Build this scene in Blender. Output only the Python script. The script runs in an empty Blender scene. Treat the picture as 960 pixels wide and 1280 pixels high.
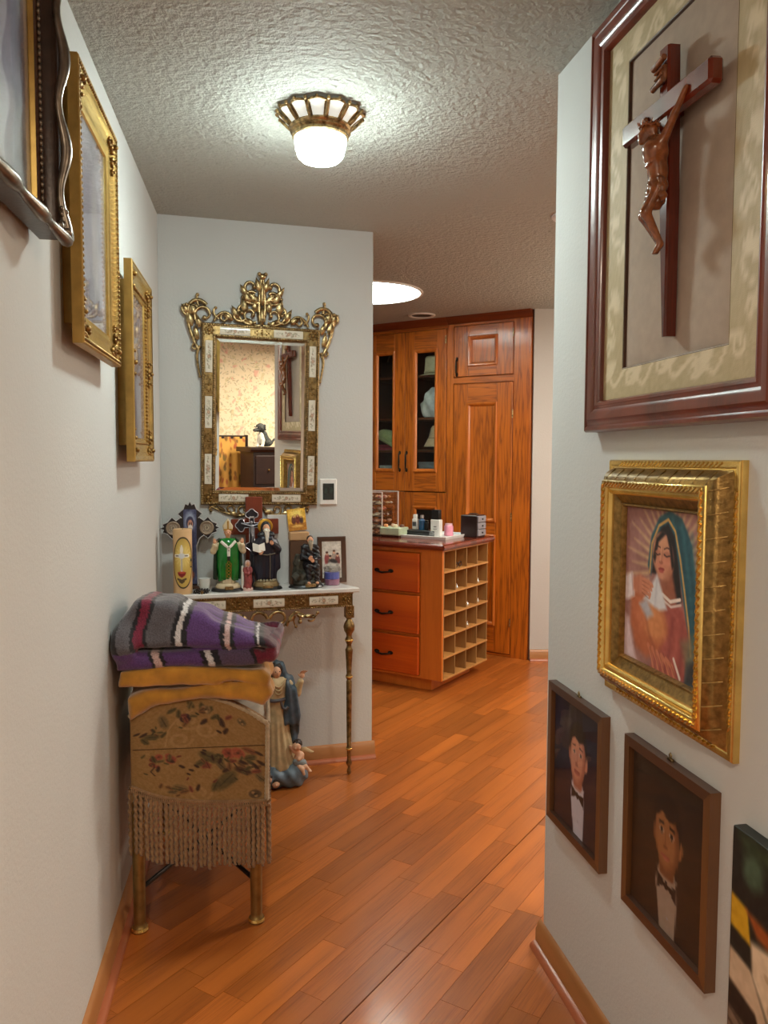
import bpy, bmesh, math, random
import numpy as np
from mathutils import Vector, Matrix
random.seed(7); rng = np.random.default_rng(7)
PI = math.pi
SC = bpy.context.scene
COL = SC.collection

# ------------------------------------------------------------------ camera, world, lights, exposure
def S(r, g, b):                                   # 8 bit sRGB -> linear
    f = lambda c: (c/255/12.92) if c/255 <= .04045 else ((c/255+.055)/1.055)**2.4
    return (f(r), f(g), f(b))

PITCH, ROLL, CAM_H = .0654, .0039, 1.40
cp_, sp_, cr_, sr_ = math.cos(PITCH), math.sin(PITCH), math.cos(ROLL), math.sin(ROLL)
c_fw = Vector((0, cp_, -sp_)); c_up0 = Vector((0, sp_, cp_)); c_r0 = Vector((1, 0, 0))
c_r = cr_*c_r0+sr_*c_up0; c_u = -sr_*c_r0+cr_*c_up0
cam = bpy.data.objects.new('camera', bpy.data.cameras.new('camera')); COL.objects.link(cam)
cam.matrix_world = Matrix(((c_r.x, c_u.x, -c_fw.x, 0), (c_r.y, c_u.y, -c_fw.y, 0), (c_r.z, c_u.z, -c_fw.z, CAM_H), (0, 0, 0, 1)))
cam.data.sensor_width = 36; cam.data.lens = 1006*36/1280; cam.data.clip_start = .02
SC.camera = cam

W = bpy.data.worlds.new('world'); SC.world = W; W.use_nodes = True
W.node_tree.nodes['Background'].inputs[0].default_value = (1, .95, .88, 1)
W.node_tree.nodes['Background'].inputs[1].default_value = .05

def area(name, loc, size, power, col, rot=(0, 0, 0)):
    l = bpy.data.lights.new(name, 'AREA'); l.shape = 'DISK'; l.size = size; l.energy = power; l.color = col
    o = bpy.data.objects.new(name, l); o.location = loc; o.rotation_euler = rot; COL.objects.link(o); return o
area('side_room_ceiling_lamp', (1.75, .15, 2.38), .4, 55, (1, .84, .64))
area('rear_hall_ceiling_lamp', (-.20, -.55, 2.38), .15, 27, (1, .84, .66))
area('dressing_room_fill_disc', (1.7, 3.9, 2.36), .4, 38, (1, .92, .82))  # added disc light hidden to the right, brightens the cabinets
pl_ = bpy.data.lights.new('dressing_room_fill_point', 'POINT'); pl_.energy = 34; pl_.color = (1, .86, .66); pl_.shadow_soft_size = .14  # added unseen point light, there to lift the far ceiling
po_ = bpy.data.objects.new('dressing_room_fill_point', pl_); po_.location = (2.1, 4.3, 1.75); COL.objects.link(po_)
LAMP_L = 134.0                                     # radiance of the hall lamp's glass bowl
SKY_L = 9.0                                       # radiance of the round skylight
SC.view_settings.view_transform = 'Standard'; SC.view_settings.look = 'None'
SC.view_settings.exposure = 0.32; SC.view_settings.gamma = 1.0; SC.view_settings.use_curve_mapping = False

# ------------------------------------------------------------------ plan of the place (metres)
H = 2.4246
R2 = (.4612, 2.2214); B2 = (-.0539, 3.7147); L2 = (-.9581, 3.4528); C2 = (1.0127, 5.5707)
class Wall:                                       # p start, d along, n out of the wall into the hall; local x = +-along, -y = out
    def __init__(s, p, d, n, sg):
        s.p = np.array([*p, 0.]); s.d = np.array([*d, 0.]); s.n = np.array([*n, 0.]); s.sg = sg
        X = s.d*sg; s.rot = math.atan2(X[1], X[0])
    def pt(s, a, z=0, o=0): return Vector(s.p+s.d*a+s.n*o+np.array([0, 0, z]))
LW = Wall(L2, (.1525, -.9883), (.9883, .1525), -1)
RW = Wall(R2, (.1806, -.9836), (-.9836, -.1806), 1)
BW = Wall(L2, (.9606, .2782), (.2782, -.9606), 1)
CW = Wall(C2, (-.8440, .5363), (-.5363, -.8440), -1)

# ------------------------------------------------------------------ mesh helper
class MB:
    def __init__(s, smooth=None): s.v = []; s.f = []; s.smooth = smooth
    def add(s, vs, fs):
        n = len(s.v); s.v += [tuple(map(float, q)) for q in vs]; s.f += [tuple(n+i for i in q) for q in fs]; return n
    def box(s, x0, x1, y0, y1, z0, z1, c=0):
        if c <= 0:
            return s.add([(x, y, z) for x in (x0, x1) for y in (y0, y1) for z in (z0, z1)],
                         [(0, 1, 3, 2), (4, 6, 7, 5), (0, 4, 5, 1), (2, 3, 7, 6), (0, 2, 6, 4), (1, 5, 7, 3)])
        lo = (x0, y0, z0); hi = (x1, y1, z1); V = []; ix = {}
        for sx in (0, 1):
            for sy in (0, 1):
                for sz in (0, 1):
                    sg = (sx, sy, sz)
                    for t in range(3):
                        q = []
                        for a in range(3):
                            base = hi[a] if sg[a] else lo[a]
                            q.append(base if a == t else base+(-c if sg[a] else c))
                        ix[(sg, t)] = len(V); V.append(q)
        F = []
        for t in range(3):
            a, b = [k for k in range(3) if k != t]
            for e in (0, 1):
                q = []
                for ea, eb in ((0, 0), (1, 0), (1, 1), (0, 1)):
                    sg = [0, 0, 0]; sg[t] = e; sg[a] = ea; sg[b] = eb; q.append(ix[(tuple(sg), t)])
                F.append(q)
            for ea in (0, 1):
                for eb in (0, 1):
                    g0 = [0, 0, 0]; g0[a] = ea; g0[b] = eb; g1 = list(g0); g1[t] = 1
                    F.append([ix[(tuple(g0), a)], ix[(tuple(g0), b)], ix[(tuple(g1), b)], ix[(tuple(g1), a)]])
        for sg in [(i, j, k) for i in (0, 1) for j in (0, 1) for k in (0, 1)]: F.append([ix[(sg, t)] for t in range(3)])
        return s.add(V, F)
    def lathe(s, prof, c=(0, 0, 0), seg=24, sx=1, sy=1, axis='z', mod=None):
        n = len(prof); V = []
        for (r, z) in prof:
            for k in range(seg):
                a = 2*PI*k/seg; rr = r*(mod(a, z) if mod else 1)
                x, y = rr*math.cos(a)*sx, rr*math.sin(a)*sy
                V.append((c[0]+x, c[1]+y, c[2]+z) if axis == 'z' else (c[0]+x, c[1]-z, c[2]+y) if axis == 'y' else (c[0]+z, c[1]+x, c[2]+y))
        F = [(i*seg+k, i*seg+(k+1) % seg, (i+1)*seg+(k+1) % seg, (i+1)*seg+k) for i in range(n-1) for k in range(seg)]
        if prof[0][0] > 1e-6: F.append(tuple(range(seg))[::-1])
        if prof[-1][0] > 1e-6: F.append(tuple((n-1)*seg+k for k in range(seg)))
        return s.add(V, F)
    def tube(s, pts, r, seg=8, closed=False, flat=1):
        P = [Vector(p) for p in pts]; n = len(P)
        rr = [r]*n if not hasattr(r, '__len__') else list(r)
        T = []
        for i in range(n):
            a = P[(i-1) % n] if closed or i > 0 else P[i]; b = P[(i+1) % n] if closed or i < n-1 else P[i]
            t = b-a; T.append(t.normalized() if t.length > 1e-9 else Vector((0, 0, 1)))
        ref = Vector((0, 1, 0)) if abs(T[0].y) < .9 else Vector((1, 0, 0))
        N = (ref-T[0]*ref.dot(T[0])).normalized(); V = []
        for i in range(n):
            N = N-T[i]*N.dot(T[i])
            N = N.normalized() if N.length > 1e-6 else T[i].orthogonal().normalized()
            Bn = T[i].cross(N)
            for k in range(seg):
                a = 2*PI*k/seg; V.append(P[i]+N*(math.cos(a)*rr[i]*flat)+Bn*(math.sin(a)*rr[i]))
        m = n if closed else n-1
        F = [(i*seg+k, i*seg+(k+1) % seg, ((i+1) % n)*seg+(k+1) % seg, ((i+1) % n)*seg+k) for i in range(m) for k in range(seg)]
        if not closed: F += [tuple(range(seg))[::-1], tuple((n-1)*seg+k for k in range(seg))]
        return s.add(V, F)
    def ball(s, c, r, seg=10, rings=6):
        r = (r, r, r) if not hasattr(r, '__len__') else r
        V = [(c[0], c[1], c[2]-r[2])]
        for i in range(1, rings):
            t = -PI/2+PI*i/rings
            for k in range(seg):
                a = 2*PI*k/seg; V.append((c[0]+r[0]*math.cos(t)*math.cos(a), c[1]+r[1]*math.cos(t)*math.sin(a), c[2]+r[2]*math.sin(t)))
        V.append((c[0], c[1], c[2]+r[2])); F = []
        for k in range(seg):
            F.append((0, 1+(k+1) % seg, 1+k)); e = len(V)-1-seg
            F.append((len(V)-1, e+k, e+(k+1) % seg))
        for i in range(rings-2):
            for k in range(seg): F.append((1+i*seg+k, 1+i*seg+(k+1) % seg, 1+(i+1)*seg+(k+1) % seg, 1+(i+1)*seg+k))
        return s.add(V, F)
    def prism(s, poly, y0, y1):                   # polygon in x,z pulled along y
        n = len(poly)
        return s.add([(x, y0, z) for x, z in poly]+[(x, y1, z) for x, z in poly],
                     [tuple(range(n)), tuple(range(n, 2*n))[::-1]]+[(i, (i+1) % n, n+(i+1) % n, n+i) for i in range(n)])
    def prism_x(s, poly, x0, x1):                 # polygon in y,z pulled along x
        n = len(poly)
        return s.add([(x0, y, z) for y, z in poly]+[(x1, y, z) for y, z in poly],
                     [tuple(range(n)), tuple(range(n, 2*n))[::-1]]+[(i, (i+1) % n, n+(i+1) % n, n+i) for i in range(n)])
    def frame(s, x0, x1, z0, z1, prof, wob=None):  # mitred moulding: prof = (inward, out) pairs
        n = len(prof); V = []
        for (sx, sz) in ((0, 0), (1, 0), (1, 1), (0, 1)):
            for a, h in prof: V.append((x1-a if sx else x0+a, -h, z1-a if sz else z0+a))
        F = [(c*n+i, c*n+i+1, ((c+1) % 4)*n+i+1, ((c+1) % 4)*n+i) for c in range(4) for i in range(n-1)]
        return s.add(V, F)
    def grid(s, fn, nu, nv, wrap=False):
        V = [fn(i/nu, j/nv) for j in range(nv+1) for i in range(nu+1)]
        return s.add(V, [(j*(nu+1)+i, j*(nu+1)+i+1, (j+1)*(nu+1)+i+1, (j+1)*(nu+1)+i) for j in range(nv) for i in range(nu)])
    def mesh(s, name, mat, smooth=None, recalc=True):
        me = bpy.data.meshes.new(name); me.from_pydata(s.v, [], s.f); me.validate()
        if recalc:
            b = bmesh.new(); b.from_mesh(me); bmesh.ops.recalc_face_normals(b, faces=b.faces); b.to_mesh(me); b.free()
        me.materials.append(mat)
        sm = smooth if smooth is not None else s.smooth
        if sm:
            me.polygons.foreach_set('use_smooth', [True]*len(me.polygons))
            if sm < 179: me.set_sharp_from_angle(angle=math.radians(sm))
        return me

def link(name, me, parent=None, loc=None, rz=None):
    o = bpy.data.objects.new(name, me); COL.objects.link(o)
    if parent is not None: o.parent = parent
    if loc is not None: o.location = loc
    if rz is not None: o.rotation_euler = (0, 0, rz)
    return o
def part(name, mb, mat, parent, smooth=None, label=None, stuff=False, recalc=True):
    o = link(name, mb.mesh(name, mat, smooth, recalc), parent)
    if label: o['label'] = label
    if stuff: o['kind'] = 'stuff'
    return o
def thing(name, label, cat, loc=(0, 0, 0), rz=0, group=None):
    o = bpy.data.objects.new(name, None); o.empty_display_size = .05; COL.objects.link(o)
    o.location = loc; o.rotation_euler = (0, 0, rz); o['label'] = label; o['category'] = cat
    if group: o['group'] = group
    return o
def solid(name, mb, mat, label, cat, loc=(0, 0, 0), rz=0, group=None, smooth=None):
    o = link(name, mb.mesh(name, mat, smooth), None, loc, rz); o['label'] = label; o['category'] = cat
    if group: o['group'] = group
    return o
def struct(name, mb, mat, loc=(0, 0, 0), rz=0, smooth=None, parent=None):
    o = link(name, mb.mesh(name, mat, smooth), parent, loc, rz)
    if parent is None: o['kind'] = 'structure'
    return o

# ------------------------------------------------------------------ signed-distance modelling for figures and soft things
def smin(a, b, k):
    if k <= 0: return np.minimum(a, b)
    h = np.clip(.5+.5*(b-a)/k, 0, 1); return b+(a-b)*h-k*h*(1-h)
def d_cap(P, a, b, ra, rb):
    a = np.array(a, float); ab = np.array(b, float)-a; t = np.clip(((P-a)@ab)/max(ab@ab, 1e-12), 0, 1)
    return np.linalg.norm(P-a-t[..., None]*ab, axis=-1)-(ra+(rb-ra)*t)
def rotm(ax=0, ay=0, az=0): return np.array((Matrix.Rotation(az, 3, 'Z') @ Matrix.Rotation(ay, 3, 'Y') @ Matrix.Rotation(ax, 3, 'X')))
def d_ell(P, c, r, rot=None):
    q = P-np.array(c, float)
    if rot is not None: q = q@rotm(*rot)
    r = np.array(r, float); k0 = np.linalg.norm(q/r, axis=-1); k1 = np.linalg.norm(q/r**2, axis=-1)
    return k0*(k0-1)/np.maximum(k1, 1e-9)
def d_box(P, c, h, rad, rot=None):
    q = P-np.array(c, float)
    if rot is not None: q = q@rotm(*rot)
    q = np.abs(q)-(np.array(h, float)-rad)
    return np.linalg.norm(np.maximum(q, 0), axis=-1)+np.minimum(q.max(-1), 0)-rad
def d_poly(P, poly, ax, ay, az, lo, hi, rad):      # polygon in the (ax, ay) plane, pulled along az between lo and hi
    X = P[..., ax]; Y = P[..., ay]; n = len(poly); d = np.full(X.shape, 1e9); sgn = np.ones(X.shape)
    for i in range(n):
        vi = poly[i]; vj = poly[i-1]; ex, ey = vj[0]-vi[0], vj[1]-vi[1]; wx, wy = X-vi[0], Y-vi[1]
        t = np.clip((wx*ex+wy*ey)/(ex*ex+ey*ey), 0, 1); d = np.minimum(d, (wx-ex*t)**2+(wy-ey*t)**2)
        c1 = Y >= vi[1]; c2 = Y < vj[1]; c3 = ex*wy > ey*wx
        sgn = np.where((c1 & c2 & c3) | (~c1 & ~c2 & ~c3), -sgn, sgn)
    d2 = sgn*np.sqrt(d)+rad; dz = np.maximum(lo-P[..., az], P[..., az]-hi)+rad
    return np.minimum(np.maximum(d2, dz), 0)+np.hypot(np.maximum(d2, 0), np.maximum(dz, 0))-rad
def field(P, prims):
    D = None
    for p in prims:
        t = p[0]; k = p[-1]
        d = {'cap': d_cap, 'ell': d_ell, 'box': d_box, 'poly': d_poly}[t.strip('-')](P, *p[1:-1])
        if D is None: D = d
        elif t[0] == '-': D = -smin(-D, d, k)
        else: D = smin(D, d, k)
    return D
def nets(F, o, h):
    S_ = F < 0; n0, n1, n2 = F.shape; acc = np.zeros((n0-1, n1-1, n2-1, 3)); cnt = np.zeros((n0-1, n1-1, n2-1)); quads = []
    G = np.stack(np.meshgrid(*[np.arange(n) for n in F.shape], indexing='ij'), -1).astype(float)
    for ax in range(3):
        sl0 = [slice(None)]*3; sl1 = [slice(None)]*3; sl0[ax] = slice(0, -1); sl1[ax] = slice(1, None); sl0 = tuple(sl0); sl1 = tuple(sl1)
        cr = S_[sl0] != S_[sl1]; idx = np.argwhere(cr)
        if not len(idx): continue
        f0 = F[sl0][cr]; f1 = F[sl1][cr]; t = f0/(f0-f1); pos = G[sl0][cr].copy(); pos[:, ax] += t
        b, c = [a for a in range(3) if a != ax]
        for db in (0, -1):
            for dc in (0, -1):
                ii = idx.copy(); ii[:, b] += db; ii[:, c] += dc
                ok = (ii >= 0).all(1) & (ii[:, 0] < n0-1) & (ii[:, 1] < n1-1) & (ii[:, 2] < n2-1)
                j = ii[ok]; np.add.at(acc, (j[:, 0], j[:, 1], j[:, 2]), pos[ok]); np.add.at(cnt, (j[:, 0], j[:, 1], j[:, 2]), 1)
        q = []
        for db, dc in ((0, 0), (-1, 0), (-1, -1), (0, -1)):
            ii = idx.copy(); ii[:, b] += db; ii[:, c] += dc; q.append(ii)
        q = np.stack(q, 1); ok = (q >= 0).all((1, 2)) & (q < np.array([n0-1, n1-1, n2-1])).all((1, 2)); quads.append(q[ok])
    ids = np.full(cnt.shape, -1); m = cnt > 0; ids[m] = np.arange(m.sum())
    V = acc[m]/cnt[m][:, None]*h+o
    Q = np.concatenate(quads); return V, ids[Q[..., 0], Q[..., 1], Q[..., 2]]
def sdf(name, prims, lo, hi, h, mat, parent, disp=None, label=None, colfn=None, post=None):
    lo = np.array(lo, float); hi = np.array(hi, float); n = np.maximum(3, np.ceil((hi-lo)/h).astype(int)+1)
    P = np.stack(np.meshgrid(*[lo[a]+h*np.arange(n[a]) for a in range(3)], indexing='ij'), -1)
    D = field(P, prims)
    if disp is not None: D = D+disp(P)
    D[0] = np.maximum(D[0], h*.5); D[-1] = np.maximum(D[-1], h*.5); D[:, 0] = np.maximum(D[:, 0], h*.5); D[:, -1] = np.maximum(D[:, -1], h*.5)
    D[:, :, 0] = np.maximum(D[:, :, 0], h*.5); D[:, :, -1] = np.maximum(D[:, :, -1], h*.5)
    V, Q = nets(D, lo, h)
    if post is not None: V = post(V)
    me = bpy.data.meshes.new(name); me.from_pydata(V.tolist(), [], Q.tolist()); me.validate()
    b = bmesh.new(); b.from_mesh(me); bmesh.ops.smooth_vert(b, verts=b.verts, factor=.4, use_axis_x=True, use_axis_y=True, use_axis_z=True)
    bmesh.ops.recalc_face_normals(b, faces=b.faces); b.to_mesh(me); b.free()
    me.polygons.foreach_set('use_smooth', [True]*len(me.polygons)); me.materials.append(mat)
    if colfn is not None:
        vv = np.empty(len(me.vertices)*3); me.vertices.foreach_get('co', vv); setcol(me, colfn(vv.reshape(-1, 3)))
    o = link(name, me, parent)
    if label: o['label'] = label
    return o
def setcol(me, rgb):                               # rgb: (n, 3) 8 bit sRGB
    c = np.clip(np.asarray(rgb, float)/255, 0, 1); c = np.where(c <= .04045, c/12.92, ((c+.055)/1.055)**2.4)
    a = me.color_attributes.new('Col', 'FLOAT_COLOR', 'POINT')
    a.data.foreach_set('color', np.concatenate([c, np.ones((len(c), 1))], 1).ravel())

def vnoise(P, s, seed=0):                          # cheap smooth value noise, vectorised
    q = np.asarray(P)*s+seed*17.3; i = np.floor(q).astype(np.int64); f = q-i; f = f*f*(3-2*f); out = 0
    def hsh(a): 
        n = (a[..., 0]*73856093) ^ (a[..., 1]*19349663) ^ ((a[..., 2]*83492791) if a.shape[-1] > 2 else 0)
        n = (n ^ (n >> 13))*1274126177 & 0x7fffffff
        return (n % 10007)/10007.
    dim = q.shape[-1]
    for c in range(2**dim):
        o = np.array([(c >> k) & 1 for k in range(dim)]); w = np.prod(np.where(o, f, 1-f), -1); out = out+w*hsh(i+o)
    return out

# ------------------------------------------------------------------ paint for flat prints and printed cloth
class Canvas:
    def __init__(s, w, h, col): s.w, s.h = w, h; x = np.linspace(0, 1, w); y = np.linspace(0, 1, h); s.X, s.Y = np.meshgrid(x, y); s.a = np.ones((h, w, 3))*np.array(col, float)
    def put(s, m, col, al=1.): m = np.clip(m*al, 0, 1)[..., None]; s.a = s.a*(1-m)+np.array(col, float)*m; return s
    def ell(s, cx, cy, rx, ry, col, ang=0, soft=.12, al=1.):
        k = s.h/s.w; dx, dy = s.X-cx, (s.Y-cy); c_, s_ = math.cos(ang), math.sin(ang)
        u = dx*c_+dy*k*s_; v = (-dx*s_+dy*k*c_)/k
        d = np.sqrt((u/rx)**2+(v/ry)**2); return s.put(np.clip((1-d)/soft+.5, 0, 1), col, al)
    def poly(s, pts, col, soft=.006, al=1.):
        P = np.stack([s.X, s.Y, s.X*0], -1); d = d_poly(P, pts, 0, 1, 2, -9, 9, 0); return s.put(np.clip(-d/soft+.5, 0, 1), col, al)
    def line(s, pts, w, col, al=1., soft=.006):
        P = np.stack([s.X, s.Y, s.X*0], -1); d = None
        for a, b in zip(pts[:-1], pts[1:]):
            e = d_cap(P, (*a, 0), (*b, 0), w, w); d = e if d is None else np.minimum(d, e)
        return s.put(np.clip(-d/soft+.5, 0, 1), col, al)
    def noise(s, sc, amt, seed=0):
        n = vnoise(np.stack([s.X*sc, s.Y*sc*s.h/s.w], -1), 1, seed)-.5; s.a = np.clip(s.a+n[..., None]*amt, 0, 255); return s
def print_sheet(name, cv, x0, x1, z0, z1, y, mat, parent, bow=None, label=None):
    mb = MB(); mb.grid(lambda u, v: (x0+(x1-x0)*u, y-(bow(u, v) if bow else 0), z1+(z0-z1)*v), cv.w-1, cv.h-1)
    me = mb.mesh(name, mat, 180, recalc=False); setcol(me, cv.a.reshape(-1, 3)); me.flip_normals()
    o = link(name, me, parent)
    if label: o['label'] = label
    return o

# ------------------------------------------------------------------ materials
def N(nt, t, **kw):
    n = nt.nodes.new(t)
    for k, v in kw.items():
        if k.startswith('i_'):
            key = k[2:].replace('_', ' ')
            n.inputs[key].default_value = v
        else: setattr(n, k, v)
    return n
def base(name):
    m = bpy.data.materials.new(name); m.use_nodes = True; nt = m.node_tree; b = nt.nodes['Principled BSDF']; return m, nt, b
def c4(c): return (c[0], c[1], c[2], 1)
def coords(nt, sc=(1, 1, 1), rnd=True):
    tc = N(nt, 'ShaderNodeTexCoord'); mp = N(nt, 'ShaderNodeMapping'); mp.inputs['Scale'].default_value = sc
    if rnd:
        oi = N(nt, 'ShaderNodeObjectInfo'); mu = N(nt, 'ShaderNodeVectorMath', operation='SCALE'); mu.inputs[0].default_value = (13.1, 7.7, 5.3)
        nt.links.new(oi.outputs['Random'], mu.inputs['Scale']); ad = N(nt, 'ShaderNodeVectorMath', operation='ADD')
        nt.links.new(tc.outputs['Object'], ad.inputs[0]); nt.links.new(mu.outputs[0], ad.inputs[1]); nt.links.new(ad.outputs[0], mp.inputs['Vector'])
    else: nt.links.new(tc.outputs['Object'], mp.inputs['Vector'])
    return mp.outputs[0]
def noise(nt, vec, scale, detail=3, rough=.5):
    n = N(nt, 'ShaderNodeTexNoise'); n.inputs['Scale'].default_value = scale; n.inputs['Detail'].default_value = detail; n.inputs['Roughness'].default_value = rough
    nt.links.new(vec, n.inputs['Vector']); return n.outputs['Fac']
def ramp(nt, fac, stops):
    r = N(nt, 'ShaderNodeValToRGB'); e = r.color_ramp.elements
    while len(e) < len(stops): e.new(.5)
    for k, (p, c) in enumerate(stops): e[k].position = p; e[k].color = c4(c)
    nt.links.new(fac, r.inputs['Fac']); return r.outputs['Color']
def bump(nt, b, h, strength, dist=.002):
    u = N(nt, 'ShaderNodeBump'); u.inputs['Strength'].default_value = strength; u.inputs['Distance'].default_value = dist
    nt.links.new(h, u.inputs['Height']); nt.links.new(u.outputs[0], b.inputs['Normal'])
def plain(name, col, rough=.5, metal=0, var=.12, scale=25, bmp=0, bscale=None, coat=0, spec=.5, bdist=.002):
    m, nt, b = base(name); v = coords(nt, rnd=False); n = noise(nt, v, scale)
    lo = tuple(max(0, c*(1-var)) for c in col); hi = tuple(min(1, c*(1+var)) for c in col)
    nt.links.new(ramp(nt, n, [(.3, lo), (.7, hi)]), b.inputs['Base Color'])
    b.inputs['Roughness'].default_value = rough; b.inputs['Metallic'].default_value = metal; b.inputs['Coat Weight'].default_value = coat; b.inputs['Specular IOR Level'].default_value = spec
    if bmp: bump(nt, b, noise(nt, v, bscale or scale*4, 3), bmp, bdist)
    return m
def wood(name, dark, light, axis='z', sc=3., rings=22., rough=.35, coat=.2, fib=.3, shift=0.):
    m, nt, b = base(name); st = {'x': (.07, 1, 1), 'y': (1, .07, 1), 'z': (1, 1, .07)}[axis]
    v = coords(nt, tuple(k*sc for k in st)); n1 = noise(nt, v, 1.6, 2, .45)
    mu = N(nt, 'ShaderNodeMath', operation='MULTIPLY'); mu.inputs[1].default_value = rings; nt.links.new(n1, mu.inputs[0])
    si = N(nt, 'ShaderNodeMath', operation='SINE'); nt.links.new(mu.outputs[0], si.inputs[0])
    mr = N(nt, 'ShaderNodeMapRange'); mr.inputs['From Min'].default_value = -1; nt.links.new(si.outputs[0], mr.inputs['Value'])
    v2 = coords(nt, tuple(k*sc*(22 if k == 1 else 10) for k in st)); n2 = noise(nt, v2, 1.5, 3, .6)
    mx = N(nt, 'ShaderNodeMix'); mx.inputs[0].default_value = fib; nt.links.new(mr.outputs[0], mx.inputs[2]); nt.links.new(n2, mx.inputs[3])
    col = ramp(nt, mx.outputs[0], [(.02, dark), (.30, tuple(a*.72+c*.28 for a, c in zip(light, dark))), (.8, light)])
    if shift:
        oi = N(nt, 'ShaderNodeObjectInfo'); hs = N(nt, 'ShaderNodeHueSaturation'); r2 = N(nt, 'ShaderNodeMapRange')
        r2.inputs['To Min'].default_value = 1-shift; r2.inputs['To Max'].default_value = 1+shift*.8
        nt.links.new(oi.outputs['Random'], r2.inputs['Value']); nt.links.new(r2.outputs[0], hs.inputs['Value']); nt.links.new(col, hs.inputs['Color']); col = hs.outputs[0]
    nt.links.new(col, b.inputs['Base Color']); b.inputs['Roughness'].default_value = rough; b.inputs['Coat Weight'].default_value = coat; b.inputs['Coat Roughness'].default_value = .12
    bump(nt, b, n2, .08, .001); return m
def attr_mat(name, rough=.5, coat=0, bmp=0, bscale=300, fuzz=0, sheen=0):
    m, nt, b = base(name); a = N(nt, 'ShaderNodeAttribute', attribute_name='Col'); col = a.outputs['Color']
    v = coords(nt, rnd=False)
    if fuzz:
        n = noise(nt, v, bscale, 2); hs = N(nt, 'ShaderNodeHueSaturation'); r2 = N(nt, 'ShaderNodeMapRange'); r2.inputs['From Min'].default_value = .3; r2.inputs['From Max'].default_value = .7
        r2.inputs['To Min'].default_value = 1-fuzz; r2.inputs['To Max'].default_value = 1+fuzz; nt.links.new(n, r2.inputs['Value']); nt.links.new(r2.outputs[0], hs.inputs['Value']); nt.links.new(col, hs.inputs['Color']); col = hs.outputs[0]
    nt.links.new(col, b.inputs['Base Color']); b.inputs['Roughness'].default_value = rough; b.inputs['Coat Weight'].default_value = coat; b.inputs['Coat Roughness'].default_value = .04
    b.inputs['Sheen Weight'].default_value = sheen
    if bmp: bump(nt, b, noise(nt, v, bscale, 2), bmp, .002)
    return m
def glow(name, col, strength, zr=None):
    m, nt, b = base(name)
    if zr:                                         # emission fades toward the rim so less light burns the ceiling
        tc = N(nt, 'ShaderNodeTexCoord'); sx = N(nt, 'ShaderNodeSeparateXYZ'); nt.links.new(tc.outputs['Object'], sx.inputs[0]); mr = N(nt, 'ShaderNodeMapRange')
        mr.inputs['From Min'].default_value = zr[0]; mr.inputs['From Max'].default_value = zr[1]; mr.inputs['To Min'].default_value = strength*1.25; mr.inputs['To Max'].default_value = strength*.22
        nt.links.new(sx.outputs['Z'], mr.inputs['Value']); nt.links.new(mr.outputs[0], b.inputs['Emission Strength'])
    b.inputs['Base Color'].default_value = c4(col); b.inputs['Emission Color'].default_value = c4(col); b.inputs['Emission Strength'].default_value = strength; return m
def glass(name, tint=(1, 1, 1), rough=.02, dens=.0, refl=1.):
    m = bpy.data.materials.new(name); m.use_nodes = True; nt = m.node_tree; nt.nodes.clear()
    out = N(nt, 'ShaderNodeOutputMaterial'); tr = N(nt, 'ShaderNodeBsdfTransparent'); tr.inputs[0].default_value = c4(tint); gl = N(nt, 'ShaderNodeBsdfGlossy'); gl.inputs['Roughness'].default_value = rough
    lw = N(nt, 'ShaderNodeLayerWeight'); lw.inputs['Blend'].default_value = .5; pw = N(nt, 'ShaderNodeMath', operation='POWER'); pw.inputs[1].default_value = 5; nt.links.new(lw.outputs['Facing'], pw.inputs[0])
    mu = N(nt, 'ShaderNodeMath', operation='MULTIPLY_ADD'); mu.inputs[1].default_value = .9*refl; mu.inputs[2].default_value = .045*refl; nt.links.new(pw.outputs[0], mu.inputs[0])
    mx = N(nt, 'ShaderNodeMixShader'); nt.links.new(mu.outputs[0], mx.inputs[0]); nt.links.new(tr.outputs[0], mx.inputs[1]); nt.links.new(gl.outputs[0], mx.inputs[2])
    nt.links.new(mx.outputs[0], out.inputs[0]); return m

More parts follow.
